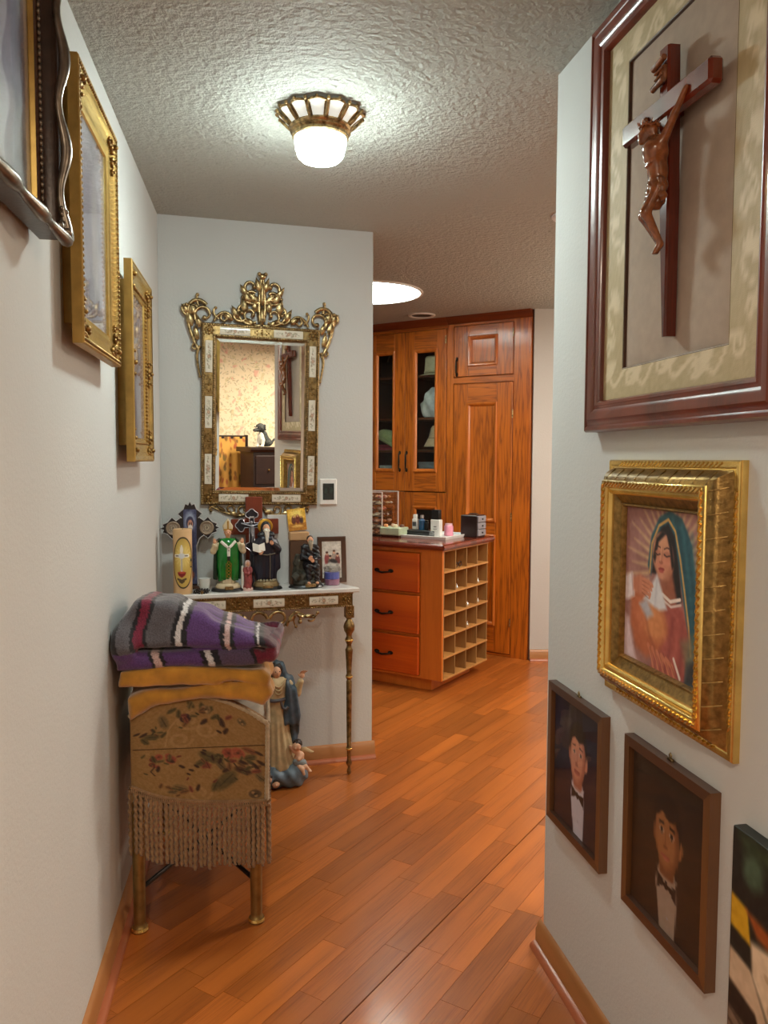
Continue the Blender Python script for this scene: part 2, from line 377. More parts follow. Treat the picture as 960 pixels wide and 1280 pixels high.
M = {}
def plaster(name, col, scale, strength, dist):
    m, nt, b = base(name); v = coords(nt, rnd=False); n = noise(nt, v, scale, 4, .6); n2 = noise(nt, v, 2.2, 2)
    nt.links.new(ramp(nt, n2, [(.3, tuple(c*.965 for c in col)), (.7, col)]), b.inputs['Base Color']); b.inputs['Roughness'].default_value = .75; b.inputs['Specular IOR Level'].default_value = .3
    bump(nt, b, n, strength, dist); return m
M['wall'] = plaster('wall_paint', (.575, .585, .575), 95, .28, .004)
M['wall_warm'] = plaster('wall_paint_beige', (.50, .47, .44), 95, .25, .004)
M['ceil'] = plaster('ceiling_texture', (.43, .44, .40), 48, 1.0, .014)
def wallpaper():
    m, nt, b = base('floral_wallpaper'); v = coords(nt, rnd=False); col = None
    nz = N(nt, 'ShaderNodeTexNoise'); nz.inputs['Scale'].default_value = 9; nt.links.new(v, nz.inputs['Vector'])
    ad = N(nt, 'ShaderNodeVectorMath', operation='MULTIPLY_ADD'); ad.inputs[1].default_value = (.16, .16, .16); nt.links.new(nz.outputs['Color'], ad.inputs[0]); nt.links.new(v, ad.inputs[2])
    prev = None
    for k, (sc, th, c) in enumerate(((15, .40, (.56, .50, .30)), (24, .33, (.34, .33, .22)), (9.5, .25, (.70, .36, .30)), (19, .20, (.52, .36, .22)), (31, .30, (.40, .38, .28)))):
        vo = N(nt, 'ShaderNodeTexVoronoi'); vo.inputs['Scale'].default_value = sc; nt.links.new(ad.outputs[0], vo.inputs['Vector'])
        lt = N(nt, 'ShaderNodeMapRange'); lt.inputs['From Min'].default_value = th; lt.inputs['From Max'].default_value = th*.6; nt.links.new(vo.outputs['Distance'], lt.inputs['Value'])
        mx = N(nt, 'ShaderNodeMix', data_type='RGBA'); mx.inputs[7].default_value = c4(c)
        m2 = N(nt, 'ShaderNodeMath', operation='MULTIPLY'); m2.inputs[1].default_value = .75; nt.links.new(lt.outputs[0], m2.inputs[0]); nt.links.new(m2.outputs[0], mx.inputs[0])
        if prev is None: mx.inputs[6].default_value = (.74, .65, .48, 1)
        else: nt.links.new(prev, mx.inputs[6])
        prev = mx.outputs[2]
    nt.links.new(prev, b.inputs['Base Color']); b.inputs['Roughness'].default_value = .8; return m
M['wallpaper'] = wallpaper()
M['trim'] = wood('trim_oak', S(104, 64, 32), S(168, 112, 64), 'x', 6, 14, .4, .2)
M['shoe'] = wood('shoe_moulding_wood', S(110, 55, 32), S(165, 92, 58), 'x', 4, 14, .4, .2)
M['plank'] = wood('floor_laminate', S(104, 46, 14), S(188, 106, 42), 'x', 6, 9, .33, .2, .5, shift=.24)
M['subfloor'] = plain('floor_joint_dark', S(60, 26, 10), .8)
M['oak'] = wood('cabinet_oak', S(98, 40, 4), S(190, 100, 22), 'z', 24, 20, .38, .25, .35)
M['oak_h'] = wood('cabinet_oak_across', S(98, 40, 4), S(190, 100, 22), 'x', 24, 20, .38, .25, .35)
M['oak_plain'] = wood('cabinet_oak_plain', S(136, 62, 10), S(192, 102, 26), 'z', 18, 12, .38, .25, .5)
M['cherry'] = wood('drawer_fir', S(178, 60, 8), S(226, 106, 24), 'x', 3, 9, .35, .3, .3, shift=.08)
M['pine'] = wood('island_pine', S(176, 84, 18), S(218, 122, 42), 'z', 7, 10, .4, .2, .5)
M['cubby'] = wood('cubby_board', S(150, 96, 44), S(206, 150, 84), 'x', 6, 9, .5, .1, .5)
M['cubby_in'] = wood('cubby_divider', S(112, 80, 42), S(158, 118, 66), 'z', 6, 9, .5, .1, .5)
M['worktop'] = wood('worktop_mahogany', S(58, 18, 10), S(120, 48, 30), 'x', 5, 14, .22, .6, .4)
M['gold'] = plain('gold_leaf', (.66, .43, .11), .34, .9, .25, 30, .15, 120)
M['gold_b'] = plain('gilt_bright', (.80, .56, .18), .26, .95, .15, 30, .05, 120)
M['gold_d'] = plain('antique_gilt', (.28, .17, .055), .36, .88, .38, 80, .35, 180)
M['gold_side'] = plain('gilt_side_paint', (.40, .24, .055), .45, .45, .15, 30)
M['brass'] = plain('antique_brass', (.25, .165, .068), .36, .95, .5, 60, .25, 150)
M['brass_l'] = plain('worn_brass', (.36, .255, .12), .34, .92, .75, 70, .25, 160)
M['iron'] = plain('dark_iron', (.03, .022, .016), .4, .7, .3, 40)
M['silver_fr'] = plain('silvered_frame', (.20, .165, .13), .32, .85, .4, 30, .25, 90)
M['dark_fr'] = plain('dark_frame_lacquer', (.035, .018, .012), .3, .2, .4, 30, .2, 90)
M['mahog'] = wood('frame_mahogany', S(60, 18, 8), S(116, 46, 22), 'z', 6, 12, .3, .35, .4)
M['cross_wood'] = wood('crucifix_wood', S(52, 14, 8), S(116, 38, 18), 'z', 8, 12, .18, .8, .3)
M['carved'] = plain('carved_varnished_wood', (.21, .062, .016), .2, 0, .45, 60, .1, 90, coat=.8)
M['walnut'] = wood('frame_walnut', S(46, 28, 15), S(104, 68, 38), 'z', 8, 16, .35, .3, .5)
M['walnut_lo'] = wood('frame_walnut_dark', S(34, 20, 14), S(76, 46, 30), 'x', 8, 16, .35, .3, .5)
M['black'] = plain('black_plastic', (.012, .012, .012), .35)
M['white'] = plain('white_plastic', (.78, .78, .76), .4, var=.04)
M['screen'] = plain('dark_screen', (.012, .016, .014), .12, var=.2, coat=.3)
M['print'] = attr_mat('printed_picture', .55, .05)
M['print_dull'] = attr_mat('printed_card', .6)
M['pane'] = glass('picture_glass', (1, 1, 1), .02)
M['pane_low'] = glass('portrait_glass', (1, 1, 1), .02, refl=.45)
M['pane_cab'] = glass('cabinet_glass', (.9, .92, .9), .02, refl=.7)
M['acrylic'] = glass('clear_acrylic', (.93, .93, .93), .05, refl=1.6)
M['marble'] = plain('white_marble', (.74, .74, .72), .18, 0, .10, 14, coat=.3)
M['porcelain'] = attr_mat('painted_porcelain', .15, .6)
m_, nt_, b_ = base('mirror_silver'); b_.inputs['Base Color'].default_value = (.93, .94, .92, 1); b_.inputs['Metallic'].default_value = 1; b_.inputs['Roughness'].default_value = .0; M['mirror'] = m_
M['dark_hole'] = plain('dark_interior', (.012, .009, .007), .8)
M['lamp_glow'] = glow('lit_glass_bowl', (.86, 1.0, .95), LAMP_L, (-.135, -.075))
M['petal'] = glow('lit_petal_glass', (.80, .84, .78), .55)
M['sky_glow'] = glow('skylight_diffuser', (.93, 1.0, .96), SKY_L)
def cloth(name, col, rough=.9, var=.25, scale=60, bmp=.5, bscale=350, sheen=.3):
    m = plain(name, col, rough, 0, var, scale, bmp, bscale); m.node_tree.nodes['Principled BSDF'].inputs['Sheen Weight'].default_value = sheen; return m
M['mustard'] = cloth('mustard_plush', S(190, 134, 42), sheen=.6, scale=18)
M['plaid'] = attr_mat('plaid_wool', .95, 0, .5, 260, .3, .3)
M['uphol'] = attr_mat('floral_upholstery', .8, 0, .25, 500, .06, .1)
M['fringe'] = cloth('fringe_cord_fibre', S(150, 118, 82), .7, .2, 60, .2)
M['piping'] = cloth('piping_cord', S(178, 160, 130), .8, .15)
M['cushion'] = cloth('cream_damask', S(190, 184, 168), .8, .12, 30)
M['leg_gold'] = plain('dull_gold_metal', (.30, .20, .07), .38, .8, .25, 30)
# ================================================================== THE SETTING
T = .12
def wallbox(name, wall, a0, a1, mat, t=T, z0=0, z1=H+.02):
    mb = MB(); x0, x1 = sorted((a0*wall.sg, a1*wall.sg)); mb.box(x0, x1, 0, t, z0, z1)
    return struct(name, mb, mat, wall.pt(0), wall.rot)
wallbox('wall_left', LW, -.12, 6.8, M['wall'])
bl_ = math.hypot(B2[0]-L2[0], B2[1]-L2[1])
wallbox('wall_back', BW, -.05, bl_, M['wall'])
wallbox('wall_right', RW, 0, 1.22, M['wall'])
def abox(name, x0, x1, y0, y1, z0, z1, mat):
    mb = MB(); mb.box(x0, x1, y0, y1, z0, z1); return struct(name, mb, mat)
abox('wall_far', 1.02, 4.1, 5.548, 5.668, 0, H+.02, M['wall_warm'])
abox('wall_north', -2.5, 1.02, 7.3, 7.42, 0, H+.02, M['wall_warm'])
abox('wall_west', -2.5, -2.38, 3.45, 7.3, 0, H+.02, M['wall_warm'])
abox('wall_south', -2.5, -1.08, 3.45, 3.57, 0, H+.02, M['wall_warm'])
abox('wall_east', 4.1, 4.22, -3.3, 5.668, 0, H+.02, M['wall_warm'])
abox('wall_papered', .78, 4.1, -1.07, -.95, 0, H+.02, M['wallpaper'])
abox('wall_rear', -2.2, 4.1, -3.32, -3.2, 0, H+.02, M['wall_warm'])
abox('ceiling', -2.6, 4.3, -3.4, 7.5, H, H+.1, M['ceil'])
# floor: strips of laminate laid one by one on a dark base
mb = MB(); mb.box(-2.6, 4.3, -3.4, 7.5, -.06, -.0075); floor = struct('floor', mb, M['subfloor'])
FA = math.atan2(.844, .536); fu = np.array([math.cos(FA), math.sin(FA)]); fv = np.array([-fu[1], fu[0]])
PW, GAP = .082, .0010

# the wide joint runs through this floor point
sp = np.array([-.095, 1.926]); v_seam = sp@fv
lens_ = [.34, .42, .50, .58]; pm = []
for ln in lens_:
    mb = MB(); mb.box(GAP/2, ln-GAP/2, GAP/2, PW-GAP/2, -.0072, 0); pm.append(mb.mesh('plank', M['plank'], None))
cand = []
for j in range(-60, 60):
    v0 = v_seam+.0012+j*PW+(0 if j >= 0 else -.0028); u = -4.2+random.random()*.5
    while u < 8.6:
        k = random.choices(range(4), (2, 3, 3, 2))[0]; ln = lens_[k]; p = fu*u+fv*v0; c = p+fu*ln/2+fv*PW/2
        if -2.5 < c[0] < 4.0 and -3.1 < c[1] < 7.2: cand.append((c, p, k))
        u += ln
def vis(c):                                       # distance measure: floor the hall shows
    x, y = c
    if y < 1.15: return 99
    xl = -.958+.1543*(3.453-y)-.15; xr = (.4612+.1836*(2.2214-y)+.14) if y < 2.2 else .4612+(y-2.2214)*.3+.12
    if y > 3.7: xl = -.09*y/3.7-.5
    if x < xl or x > xr or y > 6.2: return 99
    return y
cand.sort(key=lambda q: vis(q[0]))
near = [q for q in cand if vis(q[0]) < 99][:298]
ids = {id(q) for q in near}
for c, p, k in near:
    o = link('plank', pm[k], floor, (p[0], p[1], 0), FA)
rest = MB()
for q in cand:
    if id(q) in ids: continue
    c, p, k = q; ln = lens_[k]
    a = p+fu*GAP/2+fv*GAP/2; b = a+fu*(ln-GAP); d = b+fv*(PW-GAP); e = a+fv*(PW-GAP)
    rest.add([(w[0], w[1], 0) for w in (a, b, d, e)], [(0, 1, 2, 3)])
part('plank_field', rest, M['plank'], floor, stuff=True)

def baseboard(name, wall, a0, a1, ret=False):
    x0, x1 = sorted((a0*wall.sg, a1*wall.sg)); mb = MB(40)
    prof = [(0, 0), (-.016, 0), (-.016, .052), (-.012, .060), (-.011, .068), (-.006, .075), (0, .078)]
    mb.prism_x(prof, x0, x1); b = struct(name, mb, M['trim'], wall.pt(0), wall.rot)
    mb = MB(40); q = [(-.016, 0)]+[(-.016-.018*math.cos(t), .018*math.sin(t)) for t in np.linspace(0, PI/2, 6)]
    mb.prism_x(q, x0, x1); part('shoe_moulding', mb, M['shoe'], b)
    return b
baseboard('baseboard_left', LW, 0, 6.6)
baseboard('baseboard_back', BW, 0, bl_+.012)
bb = baseboard('baseboard_right', RW, -.02, 1.22)
w_far = Wall((1.05, 5.548), (1, 0), (0, -1), 1)
baseboard('baseboard_far', w_far, -.03, 3.0)

# ================================================================== FRAMED PICTURES
def wall_thing(name, label, cat, wall, s, z, o=0, group=None, tilt=0):
    return thing(name, label, cat, wall.pt(s, z, o), wall.rot, group)
def blob(mb, c, r, seg=8, rings=5): mb.ball(c, r, seg, rings)

# ---- left wall: big silvered frame, its far end in view
def ornament(mb, cx, cz, y, sc, ang=0, n=5):      # little cast cluster of leaves and buds
    for k in range(n):
        a = ang+2*PI*k/n; r = sc*.55; x, z = cx+r*math.cos(a), cz+r*math.sin(a)
        mb.ball((x, y, z), (sc*.34, sc*.26, sc*.34), 7, 4)
    mb.ball((cx, y-.35*sc, cz), (sc*.32, sc*.34, sc*.32), 8, 5)

t = wall_thing('framed_picture', 'large picture in a dark frame with scalloped silvered edge, cropped by the left border', 'picture', LW, 2.36, 1.77+.34)
hw, hh = .425, .30                                # local: x = -(s - 2.36)
mb = MB(); mb.box(-hw+.02, hw-.02, -.010, 0, -hh+.02, hh-.02); part('backing_box', mb, M['dark_fr'], t)
prof = [(.0, .014), (.0, .052), (.006, .057), (.011, .054), (.015, .044), (.022, .034), (.030, .027), (.034, .026)]
mb = MB(50); mb.frame(-hw, hw, -hh, hh, prof); part('frame', mb, M['dark_fr'], t)
mb = MB(50); mb.frame(-hw+.034, hw-.034, -hh+.034, hh-.034, [(0, .026), (.004, .024), (.008, .020), (.012, .016)]); part('inner_slope', mb, M['walnut_lo'], t); mb = MB(50); mb.frame(-hw+.042, hw-.042, -hh+.042, hh-.042, [(0, .019), (.001, .023), (.004, .023), (.006, .014)]); part('inner_lip', mb, M['gold_b'], t, label='thin gilded inner lip')
mb = MB(60)                                       # scalloped, rippling outer edge
for side in range(4):
    L = (hw if side % 2 == 0 else hh)*2; n = int(L/.012); pts = []; rr = []
    for i in range(n+1):
        u = -L/2+L*i/n; ph = i*.012*2*PI/.165; w = .5+.5*math.cos(ph); d = -.004+.010*w; y = -.054-.010*w
        x, z = {0: (u, -hh-d+.004), 1: (hw+d-.004, u), 2: (-u, hh+d-.004), 3: (-hw-d+.004, -u)}[side]
        pts.append((x, y, z)); rr.append(.0075+.0045*w)
    mb.tube(pts, rr, 8)
for sx in (-1, 1):
    for sz in (-1, 1):
        ornament(mb, sx*(hw-.012), sz*(hh-.012), -.058, .026, .4, 6); ornament(mb, sx*(hw-.05), sz*(hh-.006), -.058, .016); ornament(mb, sx*(hw-.006), sz*(hh-.05), -.058, .016)
part('scalloped_edge', mb, M['silver_fr'], t, label='rippling silvered edge moulding')
mb = MB(60)
for i in range(64):
    a = -hw+.03+(2*hw-.06)*i/63; 
    for sz in (-1, 1): mb.ball((a, -.028, sz*(hh-.031)), (.0062, .004, .004), 6, 4)
for i in range(45):
    a = -hh+.03+(2*hh-.06)*i/44
    for sx in (-1, 1): mb.ball((sx*(hw-.031), -.028, a), (.004, .004, .0062), 6, 4)
part('bead_trim', mb, M['silver_fr'], t, stuff=True)
cv = Canvas(90, 60, (150, 152, 165)); cv.noise(4, 60, 3); cv.poly([(.0, .55), (.3, .42), (.6, .5), (1, .4), (1, .75), (0, .8)], (120, 116, 140), .12, .7); cv.poly([(0, .75), (1, .68), (1, 1), (0, 1)], (172, 178, 182), .08, .9)
cv.ell(.8, .4, .1, .4, (120, 112, 150), 0, .8, .7); cv.ell(.3, .2, .3, .2, (178, 180, 188), 0, .8, .6); cv.noise(16, 24, 5)
print_sheet('painting', cv, -hw+.046, hw-.046, -hh+.046, hh-.046, -.0125, M['print'], t)
mb = MB(); mb.box(-hw+.047, hw-.047, -.0150, -.0140, -hh+.047, hh-.047); part('picture_glass', mb, M['pane'], t)

# ---- left wall: two gilt frames
def gilt_frame(label, s0, s1, z0, z1, o_back, o_front, cv, outer_beads):
    sc, zc = (s0+s1)/2, (z0+z1)/2; t = wall_thing('framed_picture', label, 'picture', LW, sc, zc); hw, hh = (s1-s0)/2, (z1-z0)/2
    mb = MB(); mb.box(-hw+.05, hw-.05, -o_back+.004, 0, -hh+.05, hh-.05); part('backing_box', mb, M['gold_side'], t)
    mb = MB(40); mb.frame(-hw, hw, -hh, hh, [(.03, o_back), (0, o_back), (0, o_front-.003), (.003, o_front), (.006, o_front)]); part('outer_rail', mb, M['gold_side'], t, label='flat gold painted outer sides')
    mb = MB(40); mb.frame(-hw+.006, hw-.006, -hh+.006, hh-.006, [(0, o_front-.001), (.010, o_front-.003), (.015, o_front-.007), (.028, o_front-.012), (.042, o_front-.012), (.050, o_front-.013), (.055, o_front-.016), (.066, o_front-.018), (.070, o_front-.023)]); part('frame', mb, M['gold_b'], t)
    mb = MB(60); d = .011 if outer_beads else .058; yb_ = -o_front+(.002 if outer_beads else .014)
    step = .0125
    nx = int((2*hw-2*d)/step); nz = int((2*hh-2*d)/step)
    for i in range(nx+1):
        for sz in (-1, 1): mb.ball((-hw+d+(2*hw-2*d)*i/nx, yb_, sz*(hh-d)), .0046, 6, 4)
    for i in range(nz+1):
        for sx in (-1, 1): mb.ball((sx*(hw-d), yb_, -hh+d+(2*hh-2*d)*i/nz), .0046, 6, 4)
    part('bead_trim', mb, M['gold_d'], t, stuff=True)
    for sx in (-1, 1):
        for sz in (-1, 1):
            mb = MB(60); cx, cz = sx*(hw-.036), sz*(hh-.036); yo = -o_front+.008
            ornament(mb, cx, cz, yo, .024, .3, 6); ornament(mb, cx-sx*.034, cz+sz*.004, yo, .015); ornament(mb, cx+sx*.004, cz-sz*.036, yo, .017); ornament(mb, cx+sx*.003, cz-sz*.062, yo, .012)
            part('corner_ornament', mb, M['gold_d'], t)
    if not outer_beads:
        for sx, sz in ((-1, 0), (1, 0)):
            mb = MB(60); ornament(mb, sx*(hw-.036), 0, -o_front+.008, .022); ornament(mb, sx*(hw-.036), .034, -o_front+.008, .016); ornament(mb, sx*(hw-.036), -.034, -o_front+.008, .016); part('side_ornament', mb, M['gold_d'], t)
    i = .076
    print_sheet('painting', cv, -hw+i-.004, hw-i+.004, -hh+i-.004, hh-i+.004, -o_front+.025, M['print'], t)
    mb = MB(); mb.box(-hw+i, hw-i, -o_front+.0205, -o_front+.022, -hh+i, hh-i); part('picture_glass', mb, M['pane'], t)
    return t
cv = Canvas(60, 80, (170, 168, 180)); cv.noise(5, 50, 2); cv.poly([(.1, .2), (.5, .12), (.75, .4), (.7, .9), (.2, .85)], (146, 140, 158), .2, .7); cv.ell(.62, .55, .12, .3, (196, 190, 186), 0, .6, .7); cv.ell(.3, .35, .15, .2, (120, 116, 140), 0, .7, .5)
for k in range(9): cv.line([(.1+.09*k, .80), (.1+.09*k, .97)], .008, (110, 108, 124), .6)
cv.noise(14, 26, 9)
gilt_frame('gold framed picture with a beaded outer edge, middle one of the left wall', 1.28, 1.745, 1.645, 2.245, .028, .052, cv, True)
cv = Canvas(50, 70, (168, 152, 156)); cv.noise(5, 40, 4); cv.ell(.5, .35, .2, .16, (196, 176, 168), 0, .6); cv.poly([(.25, .5), (.75, .5), (.85, 1), (.15, 1)], (140, 122, 136), .1, .8); cv.noise(14, 22, 3)
gilt_frame('small bright gold framed picture nearest the back corner of the left wall', .64, 1.075, 1.39, 1.985, .030, .055, cv, False)

# ---- right wall: crucifix in a mahogany shadow frame
cs, cz = .637, 1.926; HW, HH = .355, .460
t = wall_thing('shadow_frame', 'tall mahogany frame with damask mat around a taupe padded panel', 'frame', RW, cs, cz)
mb = MB(); mb.box(-HW+.02, HW-.02, -.012, 0, -HH+.02, HH-.02); part('backing_board', mb, M['walnut_lo'], t)
prof = [(.02, .0), (0, .0), (0, .030), (.004, .036), (.010, .037), (.014, .033), (.018, .034), (.028, .041), (.042, .040), (.052, .033), (.056, .034), (.060, .036), (.066, .034), (.070, .028), (.070, .012)]
mb = MB(35); mb.frame(-HW, HW, -HH, HH, prof); part('frame', mb, M['mahog'], t)
cv = Canvas(170, 220, (182, 164, 126)); cv.noise(120, 16, 1)
r2 = random.Random(5)
def damask(cv, x, y, s, a, col):
    k = cv.w/cv.h
    P = lambda u, v: (x+s*(u*math.cos(a)-v*math.sin(a)), y+s*k*(u*math.sin(a)+v*math.cos(a)))
    cv.line([P(-1.3+.26*i, .6*math.sin(i*.55)) for i in range(11)], .007, col, .9)
    sp_ = [P(1.1+.45*math.cos(q)*(1-q/9), -.1+.45*math.sin(q)*(1-q/9)) for q in np.linspace(0, 6.5, 14)]
    cv.line(sp_, .007, col, .9)
    for i in range(7):
        q = a+2.6+i*.42; px, py = P(-.9, .1); cv.ell(px+s*.42*math.cos(q), py+s*.42*math.sin(q)*k, s*.42, s*.15*k, col, q, .4, .85)
for (x, y, s, a) in ((.09, .1, .06, 1.3), (.07, .34, .07, 1.7), (.10, .55, .06, 1.2), (.07, .78, .07, 1.8), (.14, .93, .07, .2), (.36, .93, .075, 0), (.58, .94, .07, .3), (.8, .93, .075, -.1), (.93, .78, .07, 1.5), (.92, .55, .08, 1.8), (.93, .32, .07, 1.4), (.91, .1, .075, 1.7), (.3, .06, .07, .1), (.55, .05, .07, .3), (.75, .06, .07, -.2)):
    damask(cv, x, y, s, a, (216, 200, 168))
mw, mh = HW-.066, HH-.066; ow, oh = .193, .325
mbm = MB()                                        # mat with a window cut through it
xs = np.concatenate([np.linspace(-mw, -ow, 18), np.linspace(-ow, ow, 40)[1:], np.linspace(ow, mw, 18)[1:]]); zs = np.concatenate([np.linspace(-mh, -oh, 14), np.linspace(-oh, oh, 50)[1:], np.linspace(oh, mh, 14)[1:]])
V = []; F = []; C_ = []
for z in zs:
    for x in xs:
        V.append((x, -.020, z)); u = (x+mw)/(2*mw); v = 1-(z+mh)/(2*mh); C_.append(cv.a[min(cv.h-1, int(v*(cv.h-1)+.5)), min(cv.w-1, int(u*(cv.w-1)+.5))])
nx = len(xs)
for j in range(len(zs)-1):
    for i in range(nx-1):
        if abs((xs[i]+xs[i+1])/2) < ow and abs((zs[j]+zs[j+1])/2) < oh: continue
        F.append((j*nx+i, j*nx+i+1, (j+1)*nx+i+1, (j+1)*nx+i))
mbm.add(V, F); me = mbm.mesh('damask_mat', attr_mat('damask_cloth', .6, 0, .3, 500), None, recalc=False); setcol(me, C_); link('damask_mat', me, t)['label'] = 'cream and gold damask mat'
mb = MB(30); mb.frame(-ow-.002, ow+.002, -oh-.002, oh+.002, [(0, .020), (.0005, .0205), (.003, .019), (.0035, .012)]); part('mat_bevel', mb, M['walnut_lo'], t)
def padfn(u, v):
    x = -ow+2*ow*u; z = -oh+2*oh*v; e = min(u, 1-u, v, 1-v); y = -.0125-.0035*(1-math.exp(-e*30))-.0018*math.sin(u*9+v*2)*math.exp(-v*9)*(1 if e > .001 else 0)
    return (x, y, z)
mb = MB(180); mb.grid(padfn, 40, 60); part('padded_panel', mb, cloth('taupe_linen', S(168, 150, 134), .85, .06, 40, .15, 700, .1), t, label='plain taupe padded cloth panel')

t = wall_thing('crucifix', 'dark glossy wooden crucifix with a carved figure hung inside the mahogany frame', 'crucifix', RW, .651, 1.93)
y0, y1 = -.026, -.050                              # back and front of the beams
t.rotation_euler = (.030, .012, RW.rot); mb = MB(30); zt, zb = .246, -.290
def taper(zz): return .0175 if zz > -.02 else .0175-.0110*(-.02-zz)/.27
V = []
for z in (zt, .1, -.02, -.16, zb):
    w = taper(z); c = .004
    V += [(-w, y0, z), (w, y0, z), (w, y1+c, z), (w-c, y1, z), (-w+c, y1, z), (-w, y1+c, z)]
F = [tuple(range(6)), tuple(24+k for k in range(6))[::-1]]
for j in range(4): F += [(j*6+k, j*6+(k+1) % 6, (j+1)*6+(k+1) % 6, (j+1)*6+k) for k in range(6)]
mb.add(V, F); mb.box(-.012, .012, y0, -.015, .12, .15); part('upright_beam', mb, M['cross_wood'], t)
mb = MB(30); mb.box(-.160, .160, y1-.005, y0, .117, .162, .006); part('cross_beam', mb, M['cross_wood'], t)
mb = MB(60); mb.box(-.018, .014, y1-.007, y1+.001, .184, .212, .002)
mb.tube([(-.022, y1-.009, .214), (.018, y1-.009, .222)], .006, 8); mb.tube([(-.024, y1-.009, .178), (.014, y1-.009, .184)], .006, 8); mb.tube([(-.016, y1-.009, .203), (.012, y1-.009, .207)], .0026, 6); mb.tube([(-.016, y1-.009, .192), (.012, y1-.009, .196)], .0026, 6)
part('scroll_plate', mb, M['carved'], t)
yb = y1
X = lambda x, o, z: (x*.88+.024, yb-o*.9-.003, -.140+(z+.124)*.79)
body = [('cap', X(-.004, .022, .075), X(.000, .030, .118), .017, .022, .01), ('cap', X(.000, .028, .118), X(.002, .024, .135), .022, .014, .012),
        ('cap', X(-.006, .020, .070), X(-.006, .020, .035), .0165, .019, .012),
        ('cap', X(-.020, .024, .132), X(-.052, .013, .180), .0095, .0070, .008), ('cap', X(-.052, .013, .180), X(-.086, .006, .220), .0068, .0055, .005), ('ell', X(-.090, .005, .226), (.008, .004, .005), None, .003),
        ('cap', X(.022, .024, .132), X(.048, .013, .180), .0095, .0070, .008), ('cap', X(.048, .013, .180), X(.072, .006, .220), .0068, .0055, .005), ('ell', X(.075, .005, .226), (.008, .004, .005), None, .003),
        ('cap', X(-.014, .022, .035), X(-.022, .044, -.030), .0130, .0098, .008), ('cap', X(-.022, .044, -.030), X(-.010, .012, -.098), .0095, .0062, .004),
        ('cap', X(.006, .022, .035), X(-.002, .050, -.026), .0130, .0098, .008), ('cap', X(-.002, .050, -.026), X(-.001, .017, -.098), .0095, .0062, .004),
        ('cap', X(-.010, .013, -.100), X(-.010, .026, -.124), .0062, .005, .004), ('cap', X(-.001, .018, -.100), X(-.004, .030, -.124), .0062, .005, .004),
        ('cap', X(0, .026, .138), X(-.010, .034, .156), .0085, .0085, .006),
        ('ell', X(-.016, .040, .160), (.0130, .0145, .0170), (0, .35, 0), .004), ('ell', X(-.020, .054, .157), (.003, .005, .005), None, .003), ('ell', X(-.021, .049, .145), (.008, .007, .008), None, .004)]
body += [('cap', X(-.014, .046, .105-.012*k), X(.012, .046, .107-.012*k), .002, .002, .004) for k in range(3)]
sdf('figure', body, (-.12, yb-.072, -.14), (.12, yb+.004, .2), .0026, M['carved'], t, label='carved varnished hanging figure')
hair = [('ell', X(-.013, .036, .166), (.0158, .0158, .0155), None, .004), ('cap', X(-.024, .034, .163), X(-.026, .030, .128), .007, .004, .005), ('cap', X(.0, .034, .163), X(.003, .030, .128), .007, .004, .005), ('-ell', X(-.020, .060, .154), (.011, .018, .015), None, .003)]
hc = X(-.013, .037, .174)
sdf('hair', hair, (hc[0]-.035, yb-.065, .035), (hc[0]+.035, yb-.005, .125), .002, M['carved'], t)
mb = MB(60)
for k in range(14):
    a = 2*PI*k/14; mb.tube([(hc[0]+.0165*math.cos(a), hc[1]+.0165*math.sin(a), hc[2]), (hc[0]+.0205*math.cos(a+.3), hc[1]+.0205*math.sin(a+.3), hc[2]+.006+.004*(k % 2))], [.0022, .0008], 5)
mb.tube([(hc[0]+.0168*math.cos(a), hc[1]+.0168*math.sin(a), hc[2]+.001+.002*math.sin(a*5)) for a in np.linspace(0, 2*PI, 24)], .0028, 6); part('thorn_crown', mb, M['carved'], t)
def ldisp(P): return .0012*np.sin(P[..., 2]*420+P[..., 0]*160)
sdf('loincloth', [('cap', X(-.007, .021, .052), X(-.008, .026, .006), .0175, .0195, .01), ('cap', X(.016, .026, .045), X(.022, .024, .004), .006, .008, .006)], (-.02, yb-.06, -.07), (.065, yb+.0, .025), .0022, M['carved'], t, ldisp)

# ---- right wall: veiled woman in a wide gilt frame (flat painted picture)
gs, gz = .625, 1.138; GW, GH = .245, .263
t = wall_thing('framed_picture', 'painting of a veiled woman in a wide stepped gold frame below the crucifix frame', 'picture', RW, gs, gz)
mb = MB(); mb.box(-GW+.012, GW-.012, -.010, 0, -GH+.012, GH-.012); part('backing_board', mb, M['gold_d'], t)
mb = MB(40); mb.frame(-GW, GW, -GH, GH, [(.012, 0), (0, 0), (0, .012), (.003, .016), (.010, .017), (.015, .014), (.018, .015)]); part('outer_moulding', mb, M['gold_b'], t)
mb = MB(50); mb.frame(-GW+.018, GW-.018, -GH+.018, GH-.018, [(0, .014), (.004, .022), (.010, .034), (.018, .044), (.026, .049)]); part('sloping_side', mb, M['gold_d'], t, label='bronzed sloping side with crackled finish')
mb = MB(50); mb.frame(-GW+.044, GW-.044, -GH+.044, GH-.044, [(0, .049), (.003, .055), (.010, .057), (.016, .054), (.018, .047), (.022, .046), (.026, .049), (.030, .046), (.031, .038)]); part('crest_moulding', mb, M['gold_b'], t, label='polished gold crest moulding')
mb = MB(40); mb.frame(-GW+.075, GW-.075, -GH+.075, GH-.075, [(0, .038), (.018, .028), (.019, .031), (.023, .031), (.026, .024), (.027, .018)]); part('inner_slope', mb, M['gold_d'], t, label='dark bronze inner slope with gold lip')
mb = MB(60)                                       # twisted rope and leaf run on the crest
